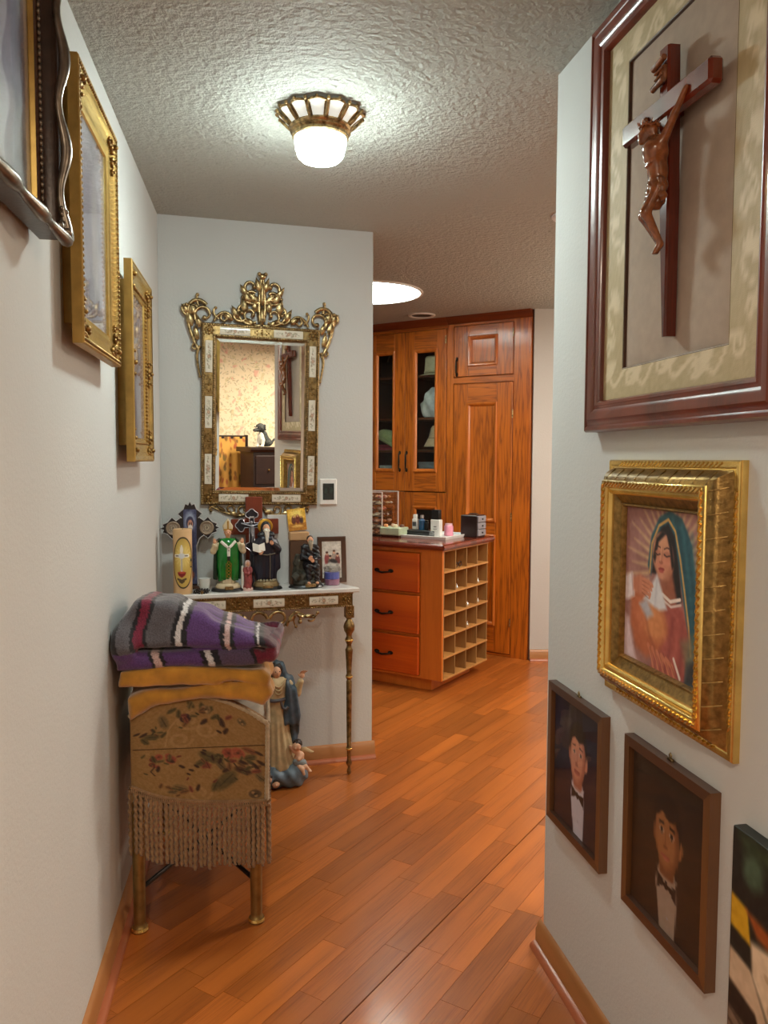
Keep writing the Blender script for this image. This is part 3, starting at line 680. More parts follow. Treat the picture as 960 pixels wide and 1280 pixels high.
for side in range(4):
    L = (GW if side % 2 == 0 else GH)*2-.108; n = int(L/.014)
    for i in range(n):
        u = -L/2+L*(i+.5)/n; q = .0075
        for dd, yy in ((.053, -.0565), (.009, -.0165)):
            x, z = {0: (u, -GH+dd), 1: (GW-dd, u), 2: (-u, GH-dd), 3: (-GW+dd, -u)}[side]; w = .004
            mb.tube([(x-(q if side % 2 == 0 else w), yy, z-(w if side % 2 == 0 else q)), (x+(q if side % 2 == 0 else w), yy-.001, z+(w if side % 2 == 0 else q))], [.002, .0032], 5)
part('rope_carving', mb, M['gold_b'], t, stuff=True)
mb = MB(60)
for side in range(4):
    L = (GW if side % 2 == 0 else GH)*2-.06; n = int(L/.04)
    for i in range(n):
        u = -L/2+L*(i+.5)/n
        x, z, dx, dz = {0: (u, -GH+.031, 1, 0), 1: (GW-.031, u, 0, 1), 2: (-u, GH-.031, -1, 0), 3: (-GW+.031, -u, 0, -1)}[side]
        nx_, nz_ = -dz, dx
        mb.tube([(x-nx_*.011+dx*.004, -.023, z-nz_*.011+dz*.004), (x, -.037, z), (x+nx_*.011-dx*.003, -.049, z+nz_*.011-dz*.003)], [.0012, .0018, .0012], 5)
part('side_ridges', mb, M['gold_d'], t, stuff=True)
cv = Canvas(150, 178, (150, 104, 98)); cv.noise(6, 30, 2); cx, cy = .62, .36
for k in range(40):
    a = 2*PI*k/40; ca_, sa_ = math.cos(a), math.sin(a); e = .52+.07*(k % 2)
    cv.poly([(cx+.28*ca_-.012*sa_, cy+.30*sa_+.012*ca_), (cx+e*ca_, cy+e*.95*sa_), (cx+.28*ca_+.012*sa_, cy+.30*sa_-.012*ca_)], (214, 184, 132), .03, .8)
cv.poly([(.33, .36), (.37, .17), (.47, .05), (.60, .00), (.76, .04), (.88, .18), (.93, .36), (.96, .62), (1.02, .80), (1, 1), (.80, 1), (.86, .74), (.80, .52), (.72, .30), (.60, .14), (.48, .16), (.40, .30), (.38, .42)], (38, 84, 96), .02)
for k in range(5): cv.line([(.64+.06*k, .05+.02*k), (.74+.045*k, .25+.02*k), (.84+.03*k, .55), (.90+.02*k, .85)], .012, ((54, 108, 118), (28, 66, 78))[k % 2], .6, .05)
cv.line([(.36, .40), (.38, .22), (.47, .10), (.59, .055), (.68, .12), (.75, .28), (.81, .46), (.87, .66), (.90, .82)], .009, (204, 158, 84), .95)
cv.poly([(.39, .40), (.42, .22), (.50, .11), (.59, .08), (.67, .15), (.73, .32), (.78, .52), (.72, .56), (.62, .46), (.50, .40)], (22, 15, 18), .02)
cv.poly([(.52, .40), (.66, .38), (.72, .52), (.70, .60), (.56, .58), (.50, .48)], (150, 88, 66), .04)
cv.ell(.535, .285, .135, .150, (168, 104, 80), -.28, .15); cv.ell(.520, .285, .115, .130, (196, 134, 104), -.28, .45); cv.ell(.50, .335, .05, .04, (208, 130, 106), 0, .9, .8); cv.ell(.585, .30, .04, .05, (208, 132, 108), 0, .9, .7); cv.ell(.535, .20, .07, .05, (212, 156, 122), 0, .9, .7)
cv.poly([(.40, .30), (.44, .18), (.52, .13), (.57, .14), (.47, .20), (.43, .33)], (22, 15, 18), .02); cv.poly([(.57, .14), (.63, .17), (.68, .33), (.65, .35), (.61, .22)], (22, 15, 18), .02)
for (x, w) in ((.462, .034), (.582, .038)):
    cv.line([(x-w, .238-.0), (x, .226), (x+w, .232)], .0045, (58, 34, 30), .9); cv.ell(x, .268, w*1.05, .018, (176, 112, 88), -.1, .4, .9); cv.line([(x-w, .270), (x-.004, .281), (x+w, .272)], .0045, (44, 26, 24), .95)
cv.line([(.525, .235), (.508, .315)], .007, (172, 108, 84), .8, .02); cv.ell(.508, .322, .026, .012, (160, 96, 74), 0, .5, .9); cv.line([(.512, .232), (.500, .31)], .005, (222, 168, 136), .7, .015)
cv.ell(.515, .364, .040, .011, (150, 58, 54), -.05, .3); cv.ell(.515, .377, .030, .010, (178, 84, 76), 0, .4); cv.ell(.52, .405, .045, .018, (204, 142, 114), 0, .8, .7)
cv.poly([(.56, .60), (.70, .55), (.80, .56), (.88, .72), (.84, 1), (.40, 1), (.42, .9), (.54, .74)], (158, 78, 70), .04)
for k in range(4): cv.line([(.62+.06*k, .64), (.58+.07*k, .82), (.50+.09*k, .98)], .012, ((186, 100, 90), (128, 60, 58))[k % 2], .55, .05)
cv.line([(.54, .515), (.64, .545), (.76, .515)], .011, (232, 216, 206)); cv.line([(.55, .548), (.65, .575), (.77, .545)], .008, (214, 190, 182))
cv.poly([(.78, .76), (.92, .70), (.96, .86), (.86, .94)], (120, 110, 84), .06, .8)
cv.poly([(.10, .56), (.22, .52), (.40, .60), (.58, .62), (.62, .74), (.50, .88), (.34, .95), (.18, .90), (.10, .76)], (176, 96, 62), .05); cv.ell(.42, .70, .17, .11, (210, 138, 88), .4, .6, .9); cv.ell(.26, .66, .10, .12, (196, 112, 76), .2, .6, .7); cv.line([(.30, .62), (.36, .78), (.44, .86)], .010, (138, 70, 46), .6, .04)
cv.poly([(.28, .58), (.36, .50), (.46, .40), (.55, .52), (.60, .60), (.50, .62), (.38, .60)], (214, 212, 216), .03); cv.line([(.46, .44), (.44, .60)], .008, (176, 174, 184), .7, .03); cv.poly([(.22, .62), (.32, .57), (.42, .66), (.34, .70)], (176, 172, 180), .04)
cv.poly([(0, .46), (.11, .43), (.16, .50), (.15, .58), (.04, .62), (0, .62)], (226, 210, 212), .03); cv.line([(.10, .44), (.13, .58)], .010, (188, 160, 160), .8)
cv.poly([(.12, .46), (.22, .43), (.34, .45), (.40, .47), (.39, .50), (.30, .56), (.18, .56), (.13, .54)], (190, 118, 90), .03)
for k in range(4): cv.line([(.26, .455+.025*k), (.36+.012*(k % 2), .465+.028*k), (.405-.014*k, .485+.026*k)], .010, (202, 130, 100), .95); cv.line([(.26, .468+.025*k), (.385-.012*k, .49+.026*k)], .003, (120, 66, 50), .7)
for k in range(5): cv.line([(.36+.06*k, .86+.01*k), (.42+.065*k, .93), (.44+.07*k, 1)], .016, (194, 118, 90), .95); cv.line([(.385+.06*k, .87), (.46+.067*k, .99)], .003, (116, 62, 48), .7)
cv.line([(.70, .88), (.78, .98)], .012, (222, 204, 196)); cv.poly([(0, .72), (.07, .74), (.14, .9), (.2, 1), (0, 1)], (212, 186, 192), .05); cv.poly([(.86, .88), (1, .82), (1, 1), (.84, 1)], (50, 52, 58), .05); cv.noise(34, 16, 7)
print_sheet('painting', cv, -GW+.099, GW-.099, -GH+.099, GH-.099, -.020, M['print'], t)

# ---- right wall: two portraits of boys in walnut frames
def boy_picture(label, s0, s1, z0, z1, o, cv):
    sc, zc = (s0+s1)/2, (z0+z1)/2; t = wall_thing('framed_portrait', label, 'picture', RW, sc, zc); hw, hh = (s1-s0)/2, (z1-z0)/2
    mb = MB(); mb.box(-hw+.006, hw-.006, -.004, 0, -hh+.006, hh-.006); part('backing_board', mb, M['walnut_lo'], t)
    for sx in (-1, 1):
        mb = MB(30); w = .021; xa, xb = (sx*hw, sx*(hw-w)); V = []
        for (x, hz) in ((xa, hh), (xb, hh-w)):
            for y in (0, -o): V += [(x, y, -hz), (x, y, hz)]
        mb.add(V, [(0, 1, 3, 2), (4, 6, 7, 5), (2, 3, 7, 6), (0, 4, 5, 1), (0, 2, 6, 4), (1, 5, 7, 3)]); part('frame_stile', mb, M['walnut'], t)
        mb = MB(30); za, zb = (sx*hh, sx*(hh-w)); V = []
        for (z, hx) in ((za, hw), (zb, hw-w)):
            for y in (0, -o): V += [(-hx, y, z), (hx, y, z)]
        mb.add(V, [(0, 1, 3, 2), (4, 6, 7, 5), (2, 3, 7, 6), (0, 4, 5, 1), (0, 2, 6, 4), (1, 5, 7, 3)]); part('frame_rail', mb, M['walnut_lo'], t)
    print_sheet('photograph', cv, -hw+.018, hw-.018, -hh+.018, hh-.018, -o*.45, M['print'], t)
    mb = MB(); mb.box(-hw+.020, hw-.020, -o*.72, -o*.66, -hh+.020, hh-.020); part('picture_glass', mb, M['pane_low'], t)
    mb = MB(60); mb.tube([(.0, -.006, hh-.002), (-.004, -.007, hh+.010), (0, -.007, hh+.014), (.004, -.007, hh+.010), (0, -.006, hh-.002)], .0016, 6); mb.box(-.010, .010, -.009, -.003, hh-.002, hh+.004, .001); part('hanger', mb, M['brass_l'], t)
def boy(bg, skin, shade, hair, shirt, jacket, fx, fy, tilt, seed):
    cv = Canvas(96, 112, bg); cv.noise(5, 14, seed); cv.ell(.14, .2, .12, .22, tuple(c*1.6+6 for c in bg), .3, 1.0, .5)
    cv.poly([(.02, 1), (.06, .80), (.20, .68), (.42, .60), (.62, .60), (.82, .70), (.95, .84), (1, 1)], jacket, .03)
    k = fx; y = fy
    cv.put(np.exp(-(((cv.X-k)/.35)**2+((cv.Y-y)/.3)**2)), tuple(c*1.5+4 for c in bg), .5)
    cv.poly([(k-.08, y+.17), (k+.09, y+.17), (k+.12, y+.27), (k+.10, 1), (k-.03, 1), (k-.12, y+.27)], shirt, .015); cv.poly([(k-.09, y+.12), (k+.09, y+.12), (k+.08, y+.22), (k-.07, y+.22)], shade, .02)
    cv.poly([(k-.11, y+.19), (k-.02, y+.24), (k-.07, y+.27)], shirt, .01); cv.poly([(k+.12, y+.19), (k+.02, y+.24), (k+.08, y+.27)], shirt, .01)
    cv.ell(k+.135, y+.02, .03, .055, skin, 0, .25); cv.ell(k-.138, y+.02, .024, .05, shade, 0, .25)
    cv.ell(k, y-.055, .150, .155, hair, tilt, .12); cv.ell(k, y+.02, .132, .172, shade, tilt, .12); cv.ell(k-.02, y+.015, .112, .155, skin, tilt, .35)
    cv.poly([(k-.14, y-.06), (k-.10, y-.16), (k, y-.2), (k+.11, y-.16), (k+.14, y-.04), (k+.09, y-.095), (k+.02, y-.075), (k-.06, y-.105)], hair, .02)
    for sx in (-1, 1):
        cv.line([(k+sx*.085-.008, y-.042), (k+sx*.035-.008, y-.050)], .006, hair, .8); cv.ell(k+sx*.055-.008, y-.008, .026, .016, (214, 196, 184), 0, .4, .8); cv.ell(k+sx*.055-.008, y-.008, .015, .016, (24, 14, 12), 0, .3)
    cv.line([(k-.012, y-.01), (k-.018, y+.06)], .004, shade, .7); cv.ell(k-.018, y+.066, .024, .013, shade, 0, .5, .9); cv.line([(k-.055, y+.113), (k+.03, y+.112)], .007, (150, 70, 60), .9); cv.ell(k-.012, y+.126, .035, .010, (176, 96, 80), 0, .5, .7)
    cv.poly([(k+.005, y+.255), (k-.10, y+.22), (k-.10, y+.30)], (10, 9, 12), .008); cv.poly([(k-.005, y+.255), (k+.11, y+.235), (k+.11, y+.31)], (10, 9, 12), .008); cv.ell(k, y+.26, .022, .022, (16, 14, 18), 0, .2)
    cv.poly([(k-.12, y+.27), (k-.13, y+.30), (k-.05, 1), (k-.25, 1), (k-.3, .75)], jacket, .012); cv.poly([(k+.12, y+.27), (k+.13, y+.30), (k+.09, 1), (k+.3, 1), (k+.3, .75)], jacket, .012)
    for q in range(3): cv.ell(k+.02, y+.42+.1*q, .008, .008, (150, 150, 160), 0, .3)
    yy, xx = np.meshgrid(np.linspace(0, 1, cv.h), np.linspace(0, 1, cv.w), indexing='ij'); sc = .84
    iy = np.clip(((yy-.42)*sc+.40)*(cv.h-1), 0, cv.h-1).astype(int); ix = np.clip(((xx-.5)*sc+.5)*(cv.w-1), 0, cv.w-1).astype(int); cv.a = cv.a[iy, ix]
    return cv.noise(26, 8, seed+1)
boy_picture('framed portrait of a dark suited boy in bow tie at the wall corner', .060, .385, .425, .802, .022, boy((26, 19, 36), (206, 142, 116), (164, 98, 76), (30, 18, 16), (196, 194, 206), (28, 22, 38), .52, .36, .08, 3))
boy_picture('framed brownish portrait of a boy in bow tie below the gold framed painting', .497, .822, .428, .803, .022, boy((34, 22, 12), (150, 98, 58), (112, 66, 36), (24, 14, 8), (150, 132, 118), (22, 15, 12), .50, .38, -.10, 6))

# ---- unframed print at the right border
t = wall_thing('canvas_print', 'unframed dark print of a white lace dress and wicker seat at the right border', 'picture', RW, 1.035, .54)
hw, hh = .140, .240
mb = MB(); mb.box(-hw, hw, -.024, 0, -hh, hh, .001); part('stretcher_block', mb, plain('print_edge_green', S(22, 28, 22), .35), t)
cv = Canvas(90, 150, (14, 16, 12)); cv.poly([(.05, .0), (1, .0), (1, .12), (.1, .06)], (60, 84, 50), .08, .7); cv.ell(.2, .12, .1, .06, (80, 110, 84), .5, .7, .7)
cv.poly([(0, .24), (.16, .26), (.2, .38), (0, .36)], (198, 150, 20), .02); cv.poly([(.14, .26), (.6, .30), (.7, .38), (.25, .33)], (150, 72, 20), .03)
cv.poly([(.2, .36), (.55, .33), (1, .4), (1, .95), (.62, .8), (.42, .62), (.22, .48)], (214, 190, 160), .03); cv.poly([(0, .44), (.2, .46), (.4, .62), (.36, .68), (.2, .6), (0, .58)], (196, 170, 142), .02)
cv.poly([(0, .56), (.26, .60), (.36, .70), (.15, .68), (0, .66)], (26, 16, 10), .02); cv.poly([(0, .66), (.3, .69), (.44, .72), (.5, 1), (0, 1)], (120, 100, 82), .02)
for k in range(9): cv.line([(0, .66+.05*k), (.45, .76+.05*k)], .008, (66, 50, 40), .8)
for k in range(4): cv.line([(.0, .8+.09*k), (.42, .67+.1*k)], .010, (150, 128, 104), .8)
for k in range(26): cv.ell(.35+.5*r2.random(), .42+.4*r2.random(), .03, .012, (176, 146, 116), r2.random()*3, .5, .7)
cv.noise(30, 18, 2)
print_sheet('printed_face', cv, -hw+.001, hw-.001, -hh+.001, hh-.001, -.0245, M['print'], t)
# ================================================================== CEILING LIGHT
LX, LY = -.193, 2.455
t = thing('ceiling_light', 'antique bronze flush ceiling light with petal glass crown and lit bowl', 'lamp', (LX, LY, H))
mb = MB(60); mb.lathe([(.0, 0), (.075, 0), (.075, -.006), (.070, -.014), (.0, -.014)], seg=32); part('ceiling_plate', mb, M['brass'], t)
NP = 12
gl = MB(60); fr = MB(60)
for k in range(NP):
    a0 = 2*PI*k/NP; da = 2*PI/NP*.84
    def pf(u, v, a0=a0, da=da):
        a = a0+da*(u-.5); w = math.sin(PI*min(1, max(0, u))); r = .080+(.046*(.75+.25*w))*v; z = -.050+.040*v**.8
        return (r*math.cos(a), r*math.sin(a), z)
    gl.grid(pf, 5, 4)
    rim = [pf(0, q) for q in (0, .5, 1)]+[pf(q, 1) for q in (.2, .4, .6, .8)]+[pf(1, q) for q in (1, .5, 0)]
    fr.tube(rim, .0040, 7); m_a = a0+PI/NP; fr.ball((.128*math.cos(m_a), .128*math.sin(m_a), -.010), .006, 8, 5); fr.ball((.129*math.cos(a0), .129*math.sin(a0), -.008), .0055, 8, 5)
    fr.tube([(.080*math.cos(m_a), .080*math.sin(m_a), -.052), (.104*math.cos(m_a), .104*math.sin(m_a), -.034), (.126*math.cos(m_a), .126*math.sin(m_a), -.012)], [.006, .005, .004], 7)
part('petal_panes', gl, M['petal'], t); part('petal_frame', fr, M['brass_l'], t)
mb = MB(40); mb.lathe([(.072, -.046), (.090, -.044), (.093, -.050), (.088, -.056), (.090, -.060), (.084, -.066), (.084, -.074), (.078, -.078), (.074, -.074)], seg=40); part('collar', mb, M['brass_l'], t)
mb = MB(179); mb.lathe([(.074, -.070), (.0765, -.085), (.074, -.105), (.067, -.128), (.056, -.139), (.035, -.145), (.0, -.146)], seg=40); part('glass_bowl', mb, M['lamp_glow'], t, label='lit white glass bowl')
mb = MB(60); mb.ball((0, 0, -.149), (.004, .004, .004)); part('finial', mb, M['brass'], t)

# ================================================================== MIRROR
def spiral(cx, cz, r0, r1, a0, a1, n=18, y=0):
    return [(cx+(r0+(r1-r0)*i/n)*math.cos(a0+(a1-a0)*i/n), y, cz+(r0+(r1-r0)*i/n)*math.sin(a0+(a1-a0)*i/n)) for i in range(n+1)]
def taper_(n, a, b): return [a+(b-a)*i/(n-1) for i in range(n)]
def bez(p, n=14):
    out = []
    for i in range(n+1):
        q = [np.array(a, float) for a in p]; u = i/n
        while len(q) > 1: q = [q[k]*(1-u)+q[k+1]*u for k in range(len(q)-1)]
        out.append((q[0][0], 0, q[0][1]))
    return out
def scroll(mb, pts, r0, r1, y=-.012, both=False, knob=0, k=1):
    for sx in ((-1, 1) if both else (1,)):
        P = [(p[0]*sx, y+p[1], p[2]) for p in pts]; mb.tube(P, taper_(len(P), r0, r1), 8)
        if knob: mb.ball((P[-1][0], P[-1][1]-.002, P[-1][2]), knob, 8, 5)
def leaf(mb, x, z, ang, ln, w, y=-.014, both=True):
    for sx in ((-1, 1) if both else (1,)):
        c, s_ = math.cos(ang), math.sin(ang); V = []; n = 6
        for i in range(n+1):
            u = i/n; ww = w*math.sin(PI*(.12+.88*u)**.8)*(1 if i < n else 0); px, pz = x+ln*u*c, z+ln*u*s_+.25*ln*u*u
            for q, dy in ((-1, 0), (0, -.006), (1, 0)): V.append(((px-q*ww*s_)*sx, y+dy-.004*math.sin(PI*u), pz+q*ww*c))
        mb.add(V, [(3*i+k, 3*i+k+1, 3*i+k+4, 3*i+k+3) for i in range(n) for k in (0, 1)])
flower_cv = None
def tile_canvas(horizontal=True, seed=1):
    cv = Canvas(72, 22, (222, 216, 200)); r = random.Random(seed)
    for k in range(46):
        u = r.random()*2-1; x = .5+.42*u; sp = .30*(1-abs(u))**.6+.05; q = .6+.5*(1-abs(u)); cv.ell(x, .5+(r.random()*2-1)*sp, .026*q, .085*q, r.choice([(132, 134, 104), (118, 116, 96), (158, 146, 122), (166, 128, 112), (146, 140, 118)]), r.random()*3, 1.2, .5)
    cv.ell(.5, .5, .05, .2, (170, 132, 112), 0, .7); cv.ell(.5, .5, .022, .09, (214, 190, 160), 0, .6)
    return cv
def tile(parent, x0, x1, z0, z1, y, vertical=False, seed=1):
    cv = tile_canvas(True, seed)
    if vertical: cv.a = np.transpose(cv.a, (1, 0, 2)); cv.w, cv.h = cv.h, cv.w
    o = print_sheet('porcelain_panel', cv, x0, x1, z0, z1, y, M['porcelain'], parent, bow=lambda u, v: .0025*(1-(2*(v if not vertical else u)-1)**4)); return o
def rosette(mb, x0, x1, z0, z1, y):
    cx, cz = (x0+x1)/2, (z0+z1)/2; w, h = (x1-x0)/2, (z1-z0)/2; s_ = min(w, h)
    mb.ball((cx, y, cz), (s_*.36, .006, s_*.36), 8, 5)
    for k in range(8):
        a = 2*PI*k/8; mb.ball((cx+w*.62*math.cos(a), y+.001, cz+h*.62*math.sin(a)), (s_*.24, .005, s_*.24), 7, 4)
    for sx in (-1, 1):
        for sz in (-1, 1): mb.ball((cx+sx*w*.78, y+.001, cz+sz*h*.78), (s_*.18, .004, s_*.18), 6, 4)
MX, MZ = .428, 1.587
mir = thing('wall_mirror', 'tall gilded rococo wall mirror with porcelain panels and scrolled crest', 'mirror', BW.pt(MX, MZ), BW.rot)
mir.rotation_euler = (.015, math.radians(.9), BW.rot)
w, h = .256, .390; b = .060
mb = MB(30); mb.box(-w+.01, w-.01, -.012, 0, -h+.01, h-.01); part('backing_board', mb, M['gold_d'], mir)
mb = MB(30); mb.frame(-w, w, -h, h, [(.004, .004), (0, .008), (0, .022), (.004, .026), (.009, .026), (.011, .020), (.047, .020), (.049, .026), (.055, .026), (.060, .020), (.061, .013)]); part('frame', mb, M['brass'], mir)
mb = MB(60)
for (hw, hh) in ((w-.006, h-.006), (w-.052, h-.052)):
    nx = int(2*hw/.0095); nz = int(2*hh/.0095)
    for i in range(nx+1):
        for sz in (-1, 1): mb.ball((-hw+2*hw*i/nx, -.026, sz*hh), .0042, 6, 4)
    for i in range(1, nz):
        for sx in (-1, 1): mb.ball((sx*hw, -.026, -hh+2*hh*i/nz), .0042, 6, 4)
part('bead_trim', mb, M['brass_l'], mir, stuff=True)
cl, ch = w-.030, h-.030
for sz in (-1, 1):                                # top and bottom rails: tile, rosette, tile
    for x0, x1, s_ in ((-.180, -.052, 1), (.052, .180, 2)): tile(mir, x0, x1, sz*ch-.017, sz*ch+.017, -.0215, False, s_+(sz > 0)*4)
    mb = MB(60); rosette(mb, -.048, .048, sz*ch-.017, sz*ch+.017, -.020); part('cast_plaque', mb, M['gold_d'], mir)
    for sx in (-1, 1): mb = MB(60); rosette(mb, sx*cl-.026, sx*cl+.026, sz*ch-.026, sz*ch+.026, -.021); part('cast_plaque', mb, M['gold_d'], mir)
for sx in (-1, 1):
    for z0, z1, s_ in ((.180, .315, 11), (-.058, .078, 12), (-.300, -.170, 13)): tile(mir, sx*cl-.015, sx*cl+.015, z0, z1, -.0215, True, s_+sx)
    for z0, z1 in ((.082, .176), (-.164, -.062)): mb = MB(60); rosette(mb, sx*cl-.018, sx*cl+.018, z0, z1, -.020); part('cast_plaque', mb, M['gold_d'], mir)
gw, gh = w-.0605, h-.0605; bv = .016
mb = MB(); V = []
for (a, y) in ((0, -.0125), (bv, -.0155)):
    V += [(-gw+a, y, -gh+a), (gw-a, y, -gh+a), (gw-a, y, gh-a), (-gw+a, y, gh-a)]
mb.add(V, [(4, 5, 6, 7)]+[(i, (i+1) % 4, 4+(i+1) % 4, 4+i) for i in range(4)]); part('mirror_glass', mb, M['mirror'], mir, label='bevelled mirror glass')
mb = MB(60); T_ = h
for sx in (-1, 1):
    pass
scroll(mb, bez([(.006, T_+.002), (.06, T_-.004), (.135, T_+.010), (.118, T_+.105), (.062, T_+.085)]), .008, .006, both=True)
scroll(mb, spiral(.048, T_+.047, .038, .010, -2.2, 3.4), .007, .005, both=True, knob=.010)
scroll(mb, spiral(.098, T_+.045, .034, .012, -2.6, 2.6), .008, .005, both=True, knob=.009)
scroll(mb, bez([(.13, T_+.03), (.16, T_+.075), (.20, T_+.03), (.205, T_+.008)]), .007, .006, both=True)
scroll(mb, spiral(.160, T_+.024, .024, .008, 2.8, -2.5), .006, .0045, both=True, knob=.007)
scroll(mb, bez([(.185, T_+.02), (.205, T_+.03), (.215, T_+.06), (.198, T_+.066)]), .006, .004, both=True, knob=.007)
scroll(mb, bez([(.006, T_+.02), (.02, T_+.09), (.01, T_+.14), (.004, T_+.20)]), .010, .006, both=True)
scroll(mb, spiral(.048, T_+.165, .036, .014, -2.0, 3.0), .008, .006, both=True, knob=.011)
scroll(mb, spiral(.050, T_+.120, .028, .012, 2.4, -2.4), .008, .005, both=True, knob=.010)
scroll(mb, bez([(.012, T_+.10), (.05, T_+.085), (.085, T_+.10), (.084, T_+.12)]), .008, .005, both=True, knob=.008)
for (x, z, a, l_, w_) in ((.01, T_+.10, .5, .07, .014), (.05, T_+.10, .9, .05, .014), (.07, T_+.055, 1.3, .06, .016), (.10, T_+.03, .9, .05, .014), (.125, T_+.02, .4, .05, .012), (.01, T_+.15, 1.2, .05, .013), (.03, T_+.0, .5, .05, .012), (.065, T_+.13, .8, .045, .013), (.03, T_+.06, 1.5, .05, .012)): leaf(mb, x, z, a, l_, w_)
mb.ball((0, -.016, T_+.212), (.015, .010, .014)); mb.ball((-.014, -.016, T_+.222), .009); mb.ball((.014, -.016, T_+.222), .009); mb.ball((0, -.018, T_+.135), (.012, .010, .05), 8, 6); mb.ball((0, -.016, T_+.04), (.012, .01, .04), 8, 6)
part('crest', mb, M['brass_l'], mir)
for sx in (-1, 1):
    mb = MB(60)
    g = lambda P: [(p[0]*sx, p[1], p[2]) for p in P]
    scroll(mb, g(spiral(.246, T_+.034, .044, .014, -.6, 4.6)), .0085, .005, knob=.011)
    scroll(mb, g(bez([(.236, T_+.075), (.28, T_+.125), (.345, T_+.085), (.325, T_+.01), (.30, T_-.06), (.268, T_-.12)], 20)), .009, .007); scroll(mb, g(spiral(.296, T_+.052, .024, .008, 2.6, -3.0)), .006, .004, knob=.008)
    scroll(mb, g(bez([(.305, T_+.02), (.350, T_+.035), (.345, T_+.075), (.320, T_+.07)])), .007, .005, knob=.009)
    scroll(mb, g(bez([(.27, T_+.07), (.28, T_+.10), (.275, T_+.115)])), .007, .005, knob=.008)
    scroll(mb, g(bez([(.262, T_-.10), (.285, T_-.13), (.272, T_-.17), (.262, T_-.23)])), .008, .004, knob=.006)
    scroll(mb, g(spiral(.283, T_-.105, .016, .006, 2, -3)), .005, .004, knob=.006)
    for (x, z, a, l_, w_) in ((.285, T_+.03, 1.0, .05, .016), (.30, T_-.02, 1.3, .06, .015), (.275, T_-.075, 1.4, .055, .013), (.31, T_+.04, .6, .04, .013), (.262, T_-.02, 1.2, .05, .012)): leaf(mb, x*sx, z, a if sx > 0 else PI-a, l_, w_, both=False)
    part('corner_scroll', mb, M['brass_l'], mir)
mb = MB(60); Bz = -h
scroll(mb, bez([(.012, Bz-.012), (.05, Bz-.065), (.13, Bz-.060), (.175, Bz-.020), (.222, Bz-.006)]), .008, .005, both=True)
scroll(mb, spiral(.075, Bz-.022, .026, .009, -2.4, 3.2), .007, .005, both=True, knob=.008); scroll(mb, spiral(.130, Bz-.020, .022, .008, 4.2, -1.0), .006, .0045, both=True, knob=.007)
scroll(mb, bez([(.19, Bz-.006), (.215, Bz-.004), (.226, Bz-.022), (.212, Bz-.028)]), .006, .004, both=True, knob=.007)
for (x, z, a, l_, w_) in ((.02, Bz-.03, -.3, .05, .012), (.09, Bz-.05, .2, .05, .012), (.15, Bz-.03, .4, .045, .010)): leaf(mb, x, z, a, l_, w_)
part('apron_scroll', mb, M['brass_l'], mir)

# wall control beside the mirror
t = thing('thermostat', 'white wall thermostat with dark screen right of the mirror', 'thermostat', BW.pt(.731, 1.252), BW.rot)
mb = MB(30); mb.box(-.040, .040, -.014, 0, -.059, .059, .004); part('housing', mb, M['white'], t)
mb = MB(30); mb.box(-.026, .026, -.0165, -.0135, -.036, .038, .001); part('screen', mb, M['screen'], t)
mb = MB(); 
for x, z, w_, h_ in ((-.012, .006, .014, .026), (.012, .006, .014, .026)): mb.box(x-w_/2, x+w_/2, -.0172, -.0164, z-h_/2, z+h_/2)
part('display_digits', mb, plain('dim_display', S(40, 52, 48), .3), t)

# ================================================================== CONSOLE TABLE
TZ = .842; TD = .218
con = thing('console_table', 'gilded console table with white marble top against the back wall', 'table', BW.pt(.43, 0, 0), BW.rot)
mb = MB(30); fx = .395; bx_ = .325
pts = [(-bx_, -.004), (bx_, -.004), (fx-.012, -TD+.03), (fx, -TD+.012), (fx, -TD), (-fx, -TD), (-fx, -TD+.012), (-fx+.012, -TD+.03)]
def slab(mb, pts, z0, z1, c=.004):
    n = len(pts); cx = sum(p[0] for p in pts)/n; cy = sum(p[1] for p in pts)/n
    sh = lambda p: (p[0]+(c if p[0] < cx else -c), p[1]+(c if p[1] < cy else -c))
    V = [(*sh(p), z0) for p in pts]+[(*p, z0+c) for p in pts]+[(*p, z1-c) for p in pts]+[(*sh(p), z1) for p in pts]
    mb.add(V, [tuple(range(n))[::-1], tuple(3*n+i for i in range(n))]+[(r_*n+i, r_*n+(i+1) % n, (r_+1)*n+(i+1) % n, (r_+1)*n+i) for r_ in range(3) for i in range(n)])
slab(mb, pts, TZ-.020, TZ); part('marble_top', mb, M['marble'], con, label='white marble top')
ax, ay = .368, -TD+.016; z0a, z1a = TZ-.083, TZ-.020
mb = MB(30); mb.box(-ax, ax, ay, ay+.014, z0a, z1a, .002); mb.box(-ax, ax, ay-.004, ay+.004, z1a-.006, z1a, .001); mb.box(-ax, ax, ay-.004, ay+.004, z0a, z0a+.005, .001)
for sx in (-1, 1): mb.add([(sx*ax, ay, z0a), (sx*ax, ay, z1a), (sx*(bx_-.03), -.012, z1a), (sx*(bx_-.03), -.012, z0a), (sx*(ax-.012), ay, z0a), (sx*(ax-.012), ay, z1a), (sx*(bx_-.042), -.012, z1a), (sx*(bx_-.042), -.012, z0a)], [(0, 1, 2, 3), (4, 7, 6, 5), (0, 4, 5, 1), (3, 2, 6, 7), (0, 3, 7, 4), (1, 5, 6, 2)])
part('apron', mb, M['brass'], con)
mb = MB(60)
for i in range(74):
    x = -ax+2*ax*i/73
    for z in (z0a+.0025, z1a-.003): mb.ball((x, ay-.005, z), .0036, 6, 4)
part('bead_trim', mb, M['brass_l'], con, stuff=True)
for k, (x0, x1) in enumerate(((.176, .302), (-.063, .068), (-.302, -.178))): tile(con, x0, x1, z0a+.013, z1a-.013, ay-.002, False, 30+k)
